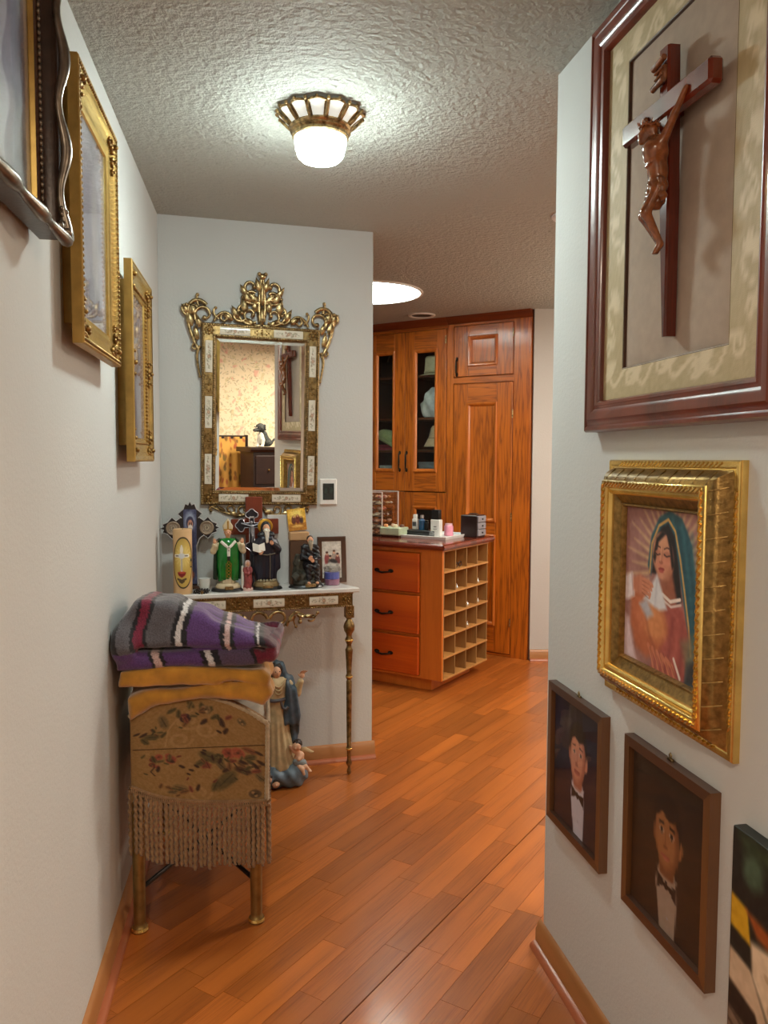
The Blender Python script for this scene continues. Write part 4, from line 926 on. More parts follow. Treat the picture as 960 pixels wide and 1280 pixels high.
for (x0, x1) in ((.308, .366), (.074, .170), (-.172, -.069), (-.366, -.308)): mb = MB(60); rosette(mb, x0+.004, x1-.004, z0a+.009, z1a-.009, ay-.002); part('cast_plaque', mb, M['gold_d'], con)
mb = MB(60); Zb = z0a; yy = ay-.002
def sc2(P, a, b_, kn=0): scroll(mb, P, a, b_, y=yy, both=True, knob=kn)
sc2(spiral(.046, Zb-.042, .042, .013, 3.0, -1.9), .0075, .005, .009); sc2(bez([(.006, Zb-.05), (.01, Zb-.09), (.05, Zb-.085), (.062, Zb-.07)]), .005, .004, .007)
sc2(bez([(.075, Zb-.07), (.105, Zb-.0), (.145, Zb+.005), (.135, Zb-.055)]), .008, .006, .010); sc2(bez([(.12, Zb-.012), (.17, Zb-.04), (.20, Zb-.05), (.212, Zb-.02)]), .007, .004, .008); sc2(spiral(.186, Zb-.038, .020, .007, -2.5, 2.2), .0045, .003, .006)
sc2(bez([(.115, Zb-.03), (.10, Zb-.05), (.118, Zb-.075)]), .005, .003, .007); sc2(bez([(.0, Zb-.13), (.02, Zb-.11), (.05, Zb-.105), (.06, Zb-.095)]), .005, .004, .007)
for (x, z) in ((.0, -.125), (0, -.098), (.022, -.105), (.042, -.095), (.030, -.082), (.0, -.072), (.06, -.08)):
    for sx in (-1, 1): mb.ball((x*sx, yy-.012, Zb+z), .0075, 7, 5)
for (x, z, a, l_, w_) in ((.09, Zb-.05, 1.0, .04, .009), (.12, Zb-.02, -.6, .04, .009), (.02, Zb-.12, .4, .04, .010), (.15, Zb-.03, -.1, .04, .008)): leaf(mb, x, z, a, l_, w_, y=yy-.012)
part('scroll_ornament', mb, M['brass_l'], con)
legp = [(.0, 0), (.006, 0), (.0095, .008), (.0095, .020), (.006, .030), (.0055, .036), (.0115, .046), (.0125, .054), (.0105, .062), (.0085, .074), (.0095, .108), (.0135, .114), (.0135, .120), (.0100, .126), (.0115, .30), (.0125, .42), (.0090, .428), (.0150, .438), (.0150, .446), (.0105, .455), (.0125, .50), (.0165, .556), (.0175, .562), (.0120, .572), (.0100, .585), (.0165, .600), (.0175, .610), (.0120, .622), (.0135, .634), (.0225, .648), (.0255, .664), (.0215, .680), (.0130, .694), (.0110, .700), (.0165, .708)]
for sx in (-1, 1):
    mb = MB(40); mb.lathe(legp, (sx*.358, ay+.024, 0), 20, mod=lambda a, z: 1+(.06*math.cos(a*8) if .14 < z < .40 or .46 < z < .55 else 0)); mb.box(sx*.358-.019, sx*.358+.019, ay+.006, ay+.044, .706, z0a+.001, .002); l_ = part('leg', mb, M['brass'], con)
    mb = MB(60); rosette(mb, sx*.358-.015, sx*.358+.015, .712, .748, ay+.004); part('leg_plaque', mb, M['gold_d'], l_)
    for z, r_ in ((.117, .0150), (.442, .0165), (.605, .0190)): mb = MB(60); mb.lathe([(r_*.9, z-.004), (r_, z-.002), (r_, z+.002), (r_*.9, z+.004)], (sx*.358, ay+.024, 0), 20); part('ring', mb, M['gold_b'], l_)

# ================================================================== THINGS ON THE CONSOLE
def on_table(name, label, cat, s, o, rz=0): return thing(name, label, cat, BW.pt(s, TZ, o), BW.rot+rz)
# tall printed candle
t = on_table('pillar_candle', 'tall cream pillar candle printed with an oval cross and heart emblem', 'candle', .0815, .168); R_ = .0385
mb = MB(60); mb.lathe([(0, 0), (R_, 0), (R_, .262), (R_-.002, .268), (R_-.006, .2685), (.010, .262), (0, .261)], seg=36); part('wax', mb, plain('cream_wax', S(206, 168, 122), .5, var=.06), t)
mb = MB(60); mb.tube([(0, 0, .258), (.001, 0, .270)], .0014, 6); part('wick', mb, M['black'], t)
cv = Canvas(70, 150, (206, 168, 122)); cv.ell(.5, .5, .47, .48, (40, 34, 22), 0, .03); cv.ell(.5, .5, .43, .455, (196, 164, 82), 0, .03); cv.ell(.5, .38, .30, .22, (222, 196, 110), 0, .7)
for k in range(16):
    a = 2*PI*k/16; cv.line([(.5+.12*math.cos(a), .38+.06*math.sin(a)), (.5+.36*math.cos(a), .38+.19*math.sin(a))], .008, (232, 210, 140), .7)
cv.line([(.44, .2), (.44, .66)], .035, (236, 232, 220)); cv.line([(.14, .37), (.74, .37)], .030, (236, 232, 220)); cv.line([(.44, .22), (.44, .64)], .012, (120, 104, 90)); cv.line([(.18, .37), (.70, .37)], .012, (120, 104, 90))
cv.ell(.44, .37, .13, .055, (214, 214, 216), 0, .2); cv.ell(.44, .26, .07, .07, (240, 230, 214), 0, .3); cv.poly([(.26, .68), (.36, .665), (.44, .685), (.52, .665), (.62, .68), (.58, .73), (.44, .775), (.30, .73)], (126, 16, 20), .02); cv.ell(.44, .68, .12, .02, (190, 70, 50), 0, .5)
cv.line([(.26, .80), (.44, .83), (.62, .80)], .02, (86, 66, 40)); cv.line([(.34, .84), (.44, .87), (.54, .84)], .02, (86, 66, 40))
for k, y in enumerate((.40, .47, .54)):
    cv.line([(.84, y), (.84, y+.045)], .014, (40, 32, 22)); cv.line([(.93, y), (.93, y+.045)], .014, (40, 32, 22)); cv.line([(.84, y+(.0 if k % 2 else .045)), (.93, y+(.0 if k % 2 else .045))], .012, (40, 32, 22))
mb = MB(); mb.grid(lambda u, v: ((R_+.0006)*math.sin((u-.5)*2.5+.0), -(R_+.0006)*math.cos((u-.5)*2.5), .242-.222*v), 69, 149)
me = mb.mesh('printed_emblem', M['print_dull'], 179, recalc=False); setcol(me, cv.a.reshape(-1, 3))
dl = []
for p in me.polygons:                              # keep only the oval
    u = (p.index % 69+.5)/69; v = (p.index//69+.5)/149
    if ((u-.5)/.475)**2+((v-.5)/.485)**2 > 1: dl.append(p.index)
bm = bmesh.new(); bm.from_mesh(me); bm.faces.ensure_lookup_table(); bmesh.ops.delete(bm, geom=[bm.faces[i] for i in dl], context='FACES'); bm.to_mesh(me); bm.free(); me.flip_normals(); link('printed_emblem', me, t)

# flat cross with star shaped arm ends
def star_end(cx, cz, ang, R0, r0):                 # pointed five lobe arm end, opening along ang
    P = []
    for k, (da, rr) in enumerate(((-2.05, .80), (-1.55, 1.05), (-.92, .72), (-.42, .98), (-.20, .80), (0, 1.12), (.20, .80), (.42, .98), (.92, .72), (1.55, 1.05), (2.05, .80))): P.append((cx+R0*rr*math.cos(ang+da), cz+R0*rr*math.sin(ang+da)))
    return P
def cross_outline(R0, sw, zb, zc, zt, xa):
    P = [(sw, zb), (sw*.9, zc-.075)]
    P += [(sw*1.3, zc-.045)]+star_end(xa, zc, 0, R0, 0)+[(sw*1.3, zc+.045)]
    P += star_end(0, zt, PI/2, R0*1.1, 0)
    P += [(-sw*1.3, zc+.045)]+star_end(-xa, zc, PI, R0, 0)+[(-sw*1.3, zc-.045), (-sw*.9, zc-.075), (-sw, zb)]
    return P
t = on_table('standing_cross', 'dark edged cross with star shaped arm ends and a bearded portrait behind the candle', 'cross', .117, .055)
P = cross_outline(.044, .030, .012, .262, .322, .074)
mb = MB(30); mb.prism(P, -.010, .004); part('cross_board', mb, plain('dark_cross_edge', S(36, 30, 34), .4), t)
mb = MB(60); mb.tube([(x, -.011, z) for x, z in P], .0022, 6, closed=True); part('white_edging', mb, plain('worn_white_edging', S(190, 186, 186), .5), t, label='thin pale edging line')
mb = MB(30); mb.box(-.045, .045, -.03, .03, 0, .014, .003); part('foot_block', mb, M['walnut_lo'], t)
cv = Canvas(44, 150, (72, 76, 108)); cv.noise(8, 30, 2); cv.ell(.5, .16, .40, .12, (150, 160, 184), 0, .6); cv.ell(.5, .18, .30, .085, (60, 56, 84), 0, .2); cv.ell(.52, .20, .20, .06, (196, 140, 118), 0, .25); cv.ell(.52, .245, .18, .045, (226, 214, 206), 0, .3)
cv.line([(.42, .193), (.47, .193)], .02, (60, 40, 40)); cv.line([(.57, .193), (.62, .193)], .02, (60, 40, 40)); cv.poly([(.2, .28), (.8, .28), (.9, .9), (.1, .9)], (54, 54, 84), .06, .8); cv.ell(.5, .88, .3, .06, (150, 84, 60), 0, .5); cv.noise(20, 24, 4)
print_sheet('portrait_panel', cv, -.027, .027, .022, .342, -.0112, M['print_dull'], t)
cv = Canvas(30, 30, (150, 132, 116)); cv.ell(.5, .5, .44, .44, (170, 152, 130), 0, .05); cv.ell(.5, .5, .40, .40, (92, 80, 70), 0, .05); cv.ell(.5, .5, .33, .33, (176, 158, 134), 0, .08); cv.ell(.5, .45, .12, .2, (112, 96, 82), 0, .3); cv.line([(.3, .62), (.7, .62)], .03, (112, 96, 82)); cv.noise(9, 40, 1)
for sx in (-1, 1):
    mb = MB(60); mb.lathe([(.0, .010), (.029, .010), (.030, .0125), (.026, .0145), (.023, .0125), (0, .0125)], (sx*.070, 0, .262), 28, axis='y'); m_ = part('medallion', mb, plain('medal_bronze', S(150, 130, 110), .5, .3), t)
    print_sheet('medal_face', cv, sx*.070-.016, sx*.070+.016, .246, .278, -.0132, M['print_dull'], m_)

# green robed bishop statue
def oval_base(t, r, ry, z=.0, h=.012, mat='black', name='base'):
    mb = MB(40); mb.lathe([(0, z), (r, z), (r+.002, z+.003), (r, z+.006), (r-.006, z+h), (0, z+h)], seg=36, sy=ry/r); return part(name, mb, M[mat] if isinstance(mat, str) else mat, t)
skin = plain('statue_skin', S(214, 158, 124), .45, var=.08); cream = plain('statue_cream', S(208, 190, 156), .45, var=.12); greenr = plain('statue_green_glaze', S(10, 112, 40), .22, var=.2, coat=.5); blackr = plain('statue_black', S(24, 24, 30), .4, var=.3); navy = plain('statue_navy', S(22, 24, 40), .38, var=.3); beardw = plain('statue_white_beard', S(214, 210, 200), .6, var=.12, bmp=.3); bookw = plain('statue_book_pages', S(222, 218, 208), .6, var=.05); hairb = plain('statue_dark_hair', S(40, 26, 20), .5, var=.3); goldp = plain('statue_gold_paint', S(186, 140, 46), .35, .6)
t = on_table('bishop_statue', 'statue of a bishop in a green robe and cream mitre', 'statue', .268, .142)
oval_base(t, .070, .052); mb = MB(60); mb.lathe([(0, .011), (.052, .011), (.054, .016), (.050, .024), (.045, .032), (0, .032)], seg=32, sy=.8); part('plinth', mb, cream, t); mb = MB(30); mb.box(-.018, .018, -.056, -.040, .010, .024, .002); part('name_plate', mb, M['brass_l'], t)
fold = lambda amp, n: (lambda P: amp*np.sin(np.arctan2(P[..., 1], P[..., 0])*n)*np.clip((.2-P[..., 2])/.12, 0, 1))
sdf('underrobe', [('cap', (0, 0, .036), (0, 0, .08), .031, .026, 0)], (-.05, -.05, .026), (.05, .05, .10), .003, cream, t, fold(.002, 11))
sdf('robe', [('poly', [(-.042, .040), (.042, .040), (.046, .10), (.046, .19), (.030, .222), (-.030, .222), (-.046, .19), (-.047, .10)], 0, 2, 1, -.030, .026, .022, .01), ('ell', (0, -.012, .16), (.032, .026, .06), None, .02)], (-.06, -.055, .036), (.06, .045, .24), .003, greenr, t, lambda P: .0016*np.sin(P[..., 0]*230)*np.clip((.16-P[..., 2])/.1, 0, 1))
sdf('cape', [('poly', [(-.062, .050), (-.044, .046), (-.046, .18), (-.030, .226), (-.046, .215), (-.058, .17)], 0, 2, 1, -.016, .022, .007, .004), ('poly', [(.062, .050), (.044, .046), (.046, .18), (.030, .226), (.046, .215), (.058, .17)], 0, 2, 1, -.016, .022, .007, .004)], (-.072, -.03, .04), (.072, .03, .235), .0028, plain('statue_dark_green', S(18, 40, 24), .35), t)
for sx in (-1, 1): sdf('sleeve', [('cap', (sx*.044, -.008, .196), (sx*.062, -.022, .170), .013, .012, .006), ('cap', (sx*.062, -.022, .170), (sx*.058, -.034, .196), .011, .010, .006)], (sx*.056-.034, -.05, .145), (sx*.056+.034, .012, .225), .0026, cream, t)
for sx in (-1, 1): sdf('hand', [('ell', (sx*.057, -.036, .211), (.007, .004, .009), None, .002)]+[('cap', (sx*.057+(k-1.5)*.0030, -.037, .216), (sx*.057+(k-1.5)*.0038, -.038, .226-.002*abs(k-1.3)), .0018, .0014, .001) for k in range(4)]+[('cap', (sx*.057-sx*.006, -.038, .208), (sx*.057-sx*.011, -.040, .216), .0018, .0014, .001)], (sx*.057-.016, -.046, .196), (sx*.057+.016, -.028, .232), .0014, skin, t)
def head(t, c, r, mat, nose=True, name='head', turn=0):
    x, y, z = c; f = lambda dx, dy, dz: (x+dx*math.cos(turn)-dy*math.sin(turn), y+dx*math.sin(turn)+dy*math.cos(turn), z+dz)
    pr = [('ell', f(0, 0, 0), (r*.82, r*.92, r*1.12), None, 0), ('cap', f(0, -.0*r, -.8*r), f(0, .1*r, -1.5*r), r*.45, r*.5, r*.3), ('ell', f(0, -r*.95, -r*.12), (r*.13, r*.22, r*.22), None, r*.12), ('ell', f(0, -r*.80, -r*.55), (r*.26, r*.14, r*.10), None, r*.1),
          ('-ell', f(-r*.34, -r*.96, r*.12), (r*.18, r*.16, r*.12), None, r*.1), ('-ell', f(r*.34, -r*.96, r*.12), (r*.18, r*.16, r*.12), None, r*.1), ('ell', f(-r*.84, .05*r, 0), (r*.10, r*.2, r*.25), None, r*.05), ('ell', f(r*.84, .05*r, 0), (r*.10, r*.2, r*.25), None, r*.05)]
    o = sdf(name, pr, (x-r*1.3, y-r*1.5, z-r*1.7), (x+r*1.3, y+r*1.4, z+r*1.4), r/7, mat, t)
    mb = MB(60)
    for s_ in (-1, 1): mb.ball(f(s_*r*.34, -r*.80, r*.10), (r*.12, r*.08, r*.09), 8, 5)
    part('eyes', mb, hairb, o); return o
head(t, (0, -.008, .248), .0175, skin)
sdf('mitre', [('poly', [(-.018, .254), (.018, .254), (.022, .275), (.0, .308), (-.022, .275)], 0, 2, 1, -.018, .006, .005, 0)], (-.03, -.03, .245), (.03, .02, .315), .0022, cream, t)
mb = MB(60); mb.box(-.018, .018, -.0200, -.0175, .257, .263); mb.box(-.003, .003, -.0200, -.0175, .262, .296); part('mitre_trim', mb, goldp, t)
mb = MB(60); mb.tube([(-.030, -.028, .212), (-.012, -.040, .195), (0, -.043, .185), (.012, -.040, .195), (.030, -.028, .212)], .006, 8, flat=.5); mb.tube([(0, -.041, .190), (0, -.042, .150)], .0065, 8, flat=.4); part('pallium', mb, bookw, t)
mb = MB(30); mb.box(-.006, .006, -.044, -.038, .132, .150, .001); 
for z in (.172, .186): mb.box(-.002, .002, -.0475, -.044, z, z+.004)
part('pallium_tip', mb, M['black'], t)
mb = MB(60)
for k in range(5):
    z = .066+.014*k; mb.tube([(.006*math.cos(q), -.0355-(.0045 if z > .10 else .002), z+.006*math.sin(q)) for q in np.linspace(0, 2*PI, 10)[:-1]], .0012, 5, closed=True)
for sx in (-1, 1): mb.tube([(sx*.010, -.034, .056), (sx*.010, -.0385, .12)], .0012, 5)
part('gold_embroidery', mb, goldp, t)

# wooden wall cross standing at the back
t = on_table('wooden_cross', 'large plain reddish wooden cross standing at the back of the console', 'cross', .392, .032)
red_w = wood('cross_redwood', S(78, 26, 14), S(132, 58, 36), 'z', 8, 10, .35, .3, .5)
mb = MB(30); mb.box(-.037, .037, -.009, .009, 0, .392, .003); part('upright_board', mb, red_w, t); mb = MB(30); mb.box(-.100, .108, -.0105, .0075, .226, .294, .003); part('cross_board', mb, wood('cross_redwood_across', S(78, 26, 14), S(132, 58, 36), 'x', 8, 10, .35, .3, .5), t)
# pale panel behind it
solid('white_board', (lambda m: (m.box(-.048, .048, -.005, .005, 0, .310, .002), m)[1])(MB(30)), plain('pale_board', S(206, 206, 204), .5, var=.04), 'pale upright panel leaning behind the wooden cross and the dark monk', 'panel', BW.pt(.500, TZ, .014), BW.rot)
# peg / wooden stand seen right of the monk
# silver crucifix with trefoil ends
def trefoil_outline(L, w, r):
    P = []
    for k, (a, ln) in enumerate(((-PI/2, L*1.75), (0, L), (PI/2, L), (PI, L))):
        c, s_ = math.cos(a), math.sin(a); loc = []
        for q in np.linspace(-2.5, -.9, 6): loc.append((ln-r+r*.0+r*math.cos(q), -w*1.5+r*math.sin(q)))
        for q in np.linspace(-1.2, 1.2, 8): loc.append((ln+r*math.cos(q), r*math.sin(q)))
        for q in np.linspace(.9, 2.5, 6): loc.append((ln-r+r*math.cos(q), w*1.5+r*math.sin(q)))
        loc = [(w, -w)]+loc if False else [(w*1.0, -w)]+[(ln-2.2*r, -w)]+loc+[(ln-2.2*r, w)]
        P += [(x*c-z*s_, x*s_+z*c) for x, z in loc]
    return P
t = on_table('metal_crucifix', 'ornate dark metal crucifix with trefoil ends before the wooden cross', 'crucifix', .376, .085)
P = [(x, z+.271) for x, z in trefoil_outline(.058, .010, .0125)]
mb = MB(30); mb.prism(P, -.004, .004); part('cross_plate', mb, plain('pewter_dark', S(58, 58, 66), .35, .7), t)
mb = MB(60); mb.tube([(x, -.005, z) for x, z in P], .0024, 6, closed=True); part('bright_edge', mb, plain('pewter_bright', S(206, 206, 214), .3, .8), t, label='bright raised silver edge')
mb = MB(30); mb.box(-.009, .009, -.004, .004, .05, .19, .002); mb.lathe([(0, 0), (.032, 0), (.032, .006), (.014, .014), (.010, .05), (0, .05)], seg=20); part('stand', mb, plain('pewter_stand', S(70, 70, 78), .4, .7), t)
fg = [('cap', (0, -.010, .268), (0, -.010, .245), .007, .006, .004), ('cap', (0, -.010, .245), (.002, -.014, .225), .006, .0045, .003), ('cap', (.002, -.014, .225), (0, -.008, .198), .0045, .003, .003), ('cap', (-.004, -.009, .268), (-.044, -.006, .280), .0038, .003, .003), ('cap', (.004, -.009, .268), (.044, -.006, .280), .0038, .003, .003), ('ell', (-.003, -.014, .284), (.006, .006, .0075), None, .002)]
sdf('figure', fg, (-.055, -.025, .19), (.055, .0, .297), .0018, plain('pewter_figure', S(170, 170, 178), .35, .7), t)
mb = MB(30); mb.box(-.010, .010, -.007, -.003, .302, .310, .001); part('title_plate', mb, plain('pewter_title', S(200, 200, 206), .3, .7), t)

# monk with open book
t = on_table('monk_statue', 'white bearded monk statue in dark navy habit holding an open book', 'statue', .430, .142)
oval_base(t, .068, .050); mb = MB(60); mb.lathe([(0, .011), (.052, .011), (.056, .018), (.050, .028), (.044, .036), (0, .036)], seg=32, sy=.78, mod=lambda a, z: 1+.05*math.sin(a*9)); part('plinth', mb, plain('plinth_antique_gold', S(140, 120, 84), .45, .4, .3), t); mb = MB(30); mb.box(-.022, .022, -.054, -.040, .010, .022, .002); part('name_plate', mb, M['brass_l'], t)
sdf('robe', [('poly', [(-.043, .038), (.043, .038), (.038, .12), (.040, .20), (.026, .232), (-.026, .232), (-.040, .20), (-.038, .12)], 0, 2, 1, -.026, .024, .018, 0), ('cap', (-.036, 0, .205), (-.050, -.016, .165), .014, .013, .01), ('cap', (-.050, -.016, .165), (-.030, -.040, .172), .013, .012, .008), ('cap', (.036, 0, .205), (.050, -.010, .170), .014, .014, .01), ('cap', (.050, -.010, .170), (.026, -.034, .196), .013, .010, .008), ('poly', [(.040, .06), (.060, .09), (.058, .17), (.040, .18)], 0, 2, 1, -.012, .012, .006, .008), ('poly', [(-.058, .09), (-.040, .05), (-.040, .18), (-.056, .17)], 0, 2, 1, -.014, .010, .006, .008)], (-.075, -.06, .03), (.075, .04, .245), .0028, navy, t, lambda P: .0020*np.sin(P[..., 0]*300+P[..., 1]*100)*np.clip((.17-P[..., 2])/.1, 0, 1))
mb = MB(60)
for k in range(9):
    a = PI+PI*(k+.5)/9; mb.ball((.041*math.cos(a), .030*math.sin(a)-.002, .040), (.006, .005, .006), 7, 4)
part('hem', mb, plain('hem_pale', S(170, 160, 132), .5), t)
head(t, (0, -.010, .262), .0165, skin)
sdf('beard', [('cap', (0, -.022, .252), (0, -.030, .205), .012, .006, .004), ('ell', (0, -.021, .254), (.013, .008, .008), None, .004), ('-ell', (0, -.034, .2575), (.005, .006, .003), None, .002)], (-.02, -.045, .19), (.02, -.005, .27), .0018, beardw, t, lambda P: .0012*np.sin(P[..., 0]*900+P[..., 2]*120))
sdf('hood', [('ell', (0, .006, .262), (.022, .020, .030), None, 0), ('cap', (-.024, -.002, .232), (.024, -.002, .232), .014, .014, .01), ('-ell', (0, -.024, .262), (.0155, .025, .022), None, .004)], (-.045, -.03, .212), (.045, .035, .30), .0024, blackr, t)
mb = MB(60); mb.lathe([(0, .014), (.030, .014), (.0325, .016), (.030, .018), (0, .018)], (0, 0.038, .268), 32, axis='y'); part('halo', mb, goldp, t, label='gold halo disc')
bk = part('book', (lambda m: (m.add([(-.062, -.052, .172), (-.036, -.060, .164), (-.010, -.052, .172), (-.012, -.040, .204), (-.037, -.050, .196), (-.062, -.040, .204), (-.062, -.046, .170), (-.036, -.053, .162), (-.010, -.046, .170), (-.012, -.034, .202), (-.037, -.043, .194), (-.062, -.034, .202)], [(0, 1, 4, 5), (1, 2, 3, 4), (6, 11, 10, 7), (7, 10, 9, 8), (0, 6, 7, 1), (1, 7, 8, 2), (2, 8, 9, 3), (3, 9, 10, 4), (4, 10, 11, 5), (5, 11, 6, 0)]), m)[1])(MB()), bookw, t, label='open white book')
def hand(t, c, sx, mat, up=True):
    x, y, z = c; pr = [('ell', (x, y, z), (.0075, .005, .008), None, .002)]+[('cap', (x+(k-1.5)*.0032, y-.002, z+.004), (x+(k-1.5)*.0036-sx*.004, y-.005, z+.013-.0015*abs(k-1.3)), .0019, .0015, .001) for k in range(4)]+[('cap', (x-sx*.006, y-.002, z-.002), (x-sx*.011, y-.004, z+.006), .002, .0015, .001)]
    return sdf('hand', pr, (x-.018, y-.016, z-.014), (x+.018, y+.01, z+.02), .0015, mat, t)
hand(t, (.020, -.041, .200), 1, skin); hand(t, (-.030, -.050, .160), -1, skin)
mb = MB(60); mb.tube([(.012, -.036, .158), (.013, -.036, .10), (.012, -.034, .048)], .0012, 6); mb.tube([(-.035, -.028, .155), (0, -.034, .150), (.035, -.028, .155)], .0026, 7); part('cord_belt', mb, plain('cord_pale', S(120, 112, 96), .6), t)

# small red figure
t = on_table('red_statuette', 'small pinkish red robed statuette between the bishop and the monk', 'statuette', .349, .163)
redr = plain('statue_dusty_red', S(140, 62, 62), .5, var=.4, scale=80)
mb = MB(60); mb.lathe([(0, 0), (.022, 0), (.022, .010), (.018, .014), (0, .014)], seg=24, sy=.8); part('base', mb, plain('base_pink', S(196, 160, 150), .5), t)
sdf('robe', [('cap', (0, 0, .018), (0, 0, .085), .019, .014, .01), ('cap', (-.012, 0, .09), (.012, 0, .09), .010, .010, .008), ('cap', (-.016, -.006, .085), (-.004, -.016, .072), .006, .005, .004), ('cap', (.016, -.006, .085), (.004, -.016, .072), .006, .005, .004)], (-.03, -.03, .008), (.03, .026, .108), .002, redr, t, lambda P: .0022*np.sin(P[..., 0]*420+P[..., 2]*60))
head(t, (0, -.002, .113), .0095, skin); sdf('veil', [('ell', (0, .003, .115), (.0125, .0125, .0145), None, 0), ('cap', (0, .006, .105), (0, .008, .06), .012, .012, .006), ('-ell', (0, -.014, .113), (.0085, .012, .012), None, .002)], (-.022, -.014, .045), (.022, .024, .135), .0018, plain('statue_veil_white', S(206, 178, 172), .5), t)
mb = MB(30); mb.box(-.027, -.017, -.004, .010, .002, .105, .002); part('white_edge_panel', mb, bookw, t)

# seated dark hermit on rocks
t = on_table('hermit_statue', 'dark statue of a bearded hermit seated on a heap of rocks', 'statue', .604, .142)
oval_base(t, .076, .048); mb = MB(30); mb.box(-.012, .034, -.055, -.038, .008, .022, .003); part('name_plate', mb, M['brass_l'], t)
rk = random.Random(3); rocks = [('ell', (0, 0, .02), (.058, .036, .030), None, .01)]
for k in range(16): rocks.append(('box', ((rk.random()-.5)*.095, (rk.random()-.5)*.055, .018+.045*rk.random()), (.018+.010*rk.random(), .014+.008*rk.random(), .010+.010*rk.random()), .006, (rk.random(), rk.random(), rk.random()*3), .004))
rocks += [('box', (-.030, .006, .085), (.022, .020, .040), .010, (.2, .2, .3), .008), ('box', (-.040, .0, .12), (.013, .014, .026), .008, (.1, .3, .2), .008), ('box', (.02, .008, .06), (.03, .02, .02), .008, (.3, .1, .5), .006)]
sdf('rocks', rocks, (-.08, -.055, .006), (.08, .05, .165), .0028, plain('statue_rock', S(58, 56, 46), .6, var=.5, scale=70), t)
sdf('robe', [('cap', (.010, .002, .100), (.016, -.002, .165), .030, .020, .012), ('cap', (-.008, -.004, .175), (.040, -.002, .172), .016, .016, .01), ('cap', (-.010, -.006, .170), (-.020, -.022, .135), .012, .011, .008), ('cap', (-.020, -.022, .135), (.004, -.040, .128), .010, .008, .006), ('cap', (.042, -.004, .170), (.050, -.018, .132), .012, .011, .008), ('cap', (.050, -.018, .132), (.020, -.040, .122), .010, .008, .006),
     ('cap', (.002, -.006, .100), (.004, -.036, .095), .020, .016, .01), ('cap', (.024, -.006, .100), (.036, -.034, .092), .020, .016, .01), ('cap', (.004, -.036, .095), (.006, -.038, .045), .015, .012, .008), ('cap', (.036, -.034, .092), (.040, -.036, .04), .015, .012, .008)], (-.045, -.062, .02), (.075, .04, .20), .0026, blackr, t, lambda P: .0015*np.sin(P[..., 2]*330+P[..., 0]*200))
head(t, (.016, -.012, .206), .0150, skin); sdf('beard', [('cap', (.016, -.024, .197), (.016, -.030, .168), .011, .005, .004), ('-ell', (.016, -.035, .2015), (.005, .005, .003), None, .002)], (-.004, -.045, .155), (.036, -.008, .212), .0018, plain('statue_grey_beard', S(150, 140, 122), .6), t)
sdf('hair', [('ell', (.016, -.004, .212), (.0145, .0145, .0150), None, 0), ('-ell', (.016, -.026, .204), (.013, .016, .014), None, .003)], (-.004, -.026, .19), (.036, .016, .232), .0018, hairb, t)
hand(t, (.008, -.046, .130), -1, skin); hand(t, (.020, -.047, .120), 1, skin)
mb = MB(60); 
for x in (.004, .040): mb.ball((x, -.044, .024), (.008, .013, .006), 9, 5)
part('feet', mb, skin, t)

# gilded icon propped on a brown candle
t = on_table('brown_pillar', 'brown square pillar with a tan top standing left of the framed print', 'pillar', .586, .060)
mb = MB(30); mb.box(-.042, .042, -.020, .020, 0, .198, .004); part('body', mb, plain('brown_wrap', S(92, 62, 42), .6, var=.15), t)
mb = MB(30); mb.box(-.044, .044, -.022, .022, .198, .236, .004); part('tan_cap', mb, plain('tan_wax', S(190, 150, 108), .55, var=.08), t)
t = thing('gilded_icon', 'small tilted golden icon card propped on the brown pillar', 'icon', BW.pt(.584, TZ+.2365, .056), BW.rot); t.rotation_euler = (-.12, -.09, BW.rot)
mb = MB(30); mb.box(-.041, .041, -.004, .004, .004, .102, .001); part('card', mb, goldp, t)
cv = Canvas(50, 62, (216, 160, 40)); cv.ell(.5, .25, .4, .25, (246, 214, 110), 0, .8); cv.noise(7, 40, 2); cv.ell(.32, .52, .12, .2, (96, 44, 24), 0, .4); cv.ell(.55, .50, .13, .22, (120, 50, 30), 0, .4); cv.ell(.75, .55, .1, .18, (70, 44, 40), 0, .4); cv.ell(.34, .36, .05, .05, (206, 150, 100), 0, .4); cv.ell(.55, .33, .05, .05, (206, 150, 100), 0, .4); cv.ell(.74, .40, .05, .05, (206, 150, 100), 0, .4); cv.poly([(0, .7), (1, .66), (1, 1), (0, 1)], (170, 106, 30), .06, .8); cv.ell(.5, .8, .3, .06, (226, 180, 96), 0, .5); cv.noise(16, 40, 3)
print_sheet('icon_print', cv, -.040, .040, .005, .101, -.0045, M['print'], t)

# small framed print leaning on the wall
t = thing('framed_print', 'small brown framed print of a robed group leaning at the right end', 'picture', BW.pt(.742, TZ, .040), BW.rot); t.rotation_euler = (-.10, 0, BW.rot)
hw, hh = .0655, .104
mb = MB(30); mb.box(-hw+.004, hw-.004, -.004, .004, .002, 2*hh-.002); part('backing_board', mb, M['walnut_lo'], t)
mb = MB(30); mb.frame(-hw, hw, 0, 2*hh, [(0, -.004), (0, .009), (.004, .011), (.020, .008), (.022, .004)]); part('frame', mb, M['walnut_lo'], t)
cv = Canvas(60, 100, (206, 200, 190)); cv.noise(5, 30, 2)
for (x, y, c, hcol) in ((.25, .38, (150, 70, 70), (90, 50, 40)), (.42, .48, (110, 96, 90), (60, 40, 36)), (.62, .34, (166, 150, 140), (100, 70, 56)), (.80, .42, (120, 60, 56), (70, 46, 40))):
    cv.ell(x, y+.12, .13, .17, c, 0, .3); cv.ell(x, y-.04, .065, .05, (206, 162, 136), 0, .3); cv.ell(x, y-.075, .07, .03, hcol, 0, .3)
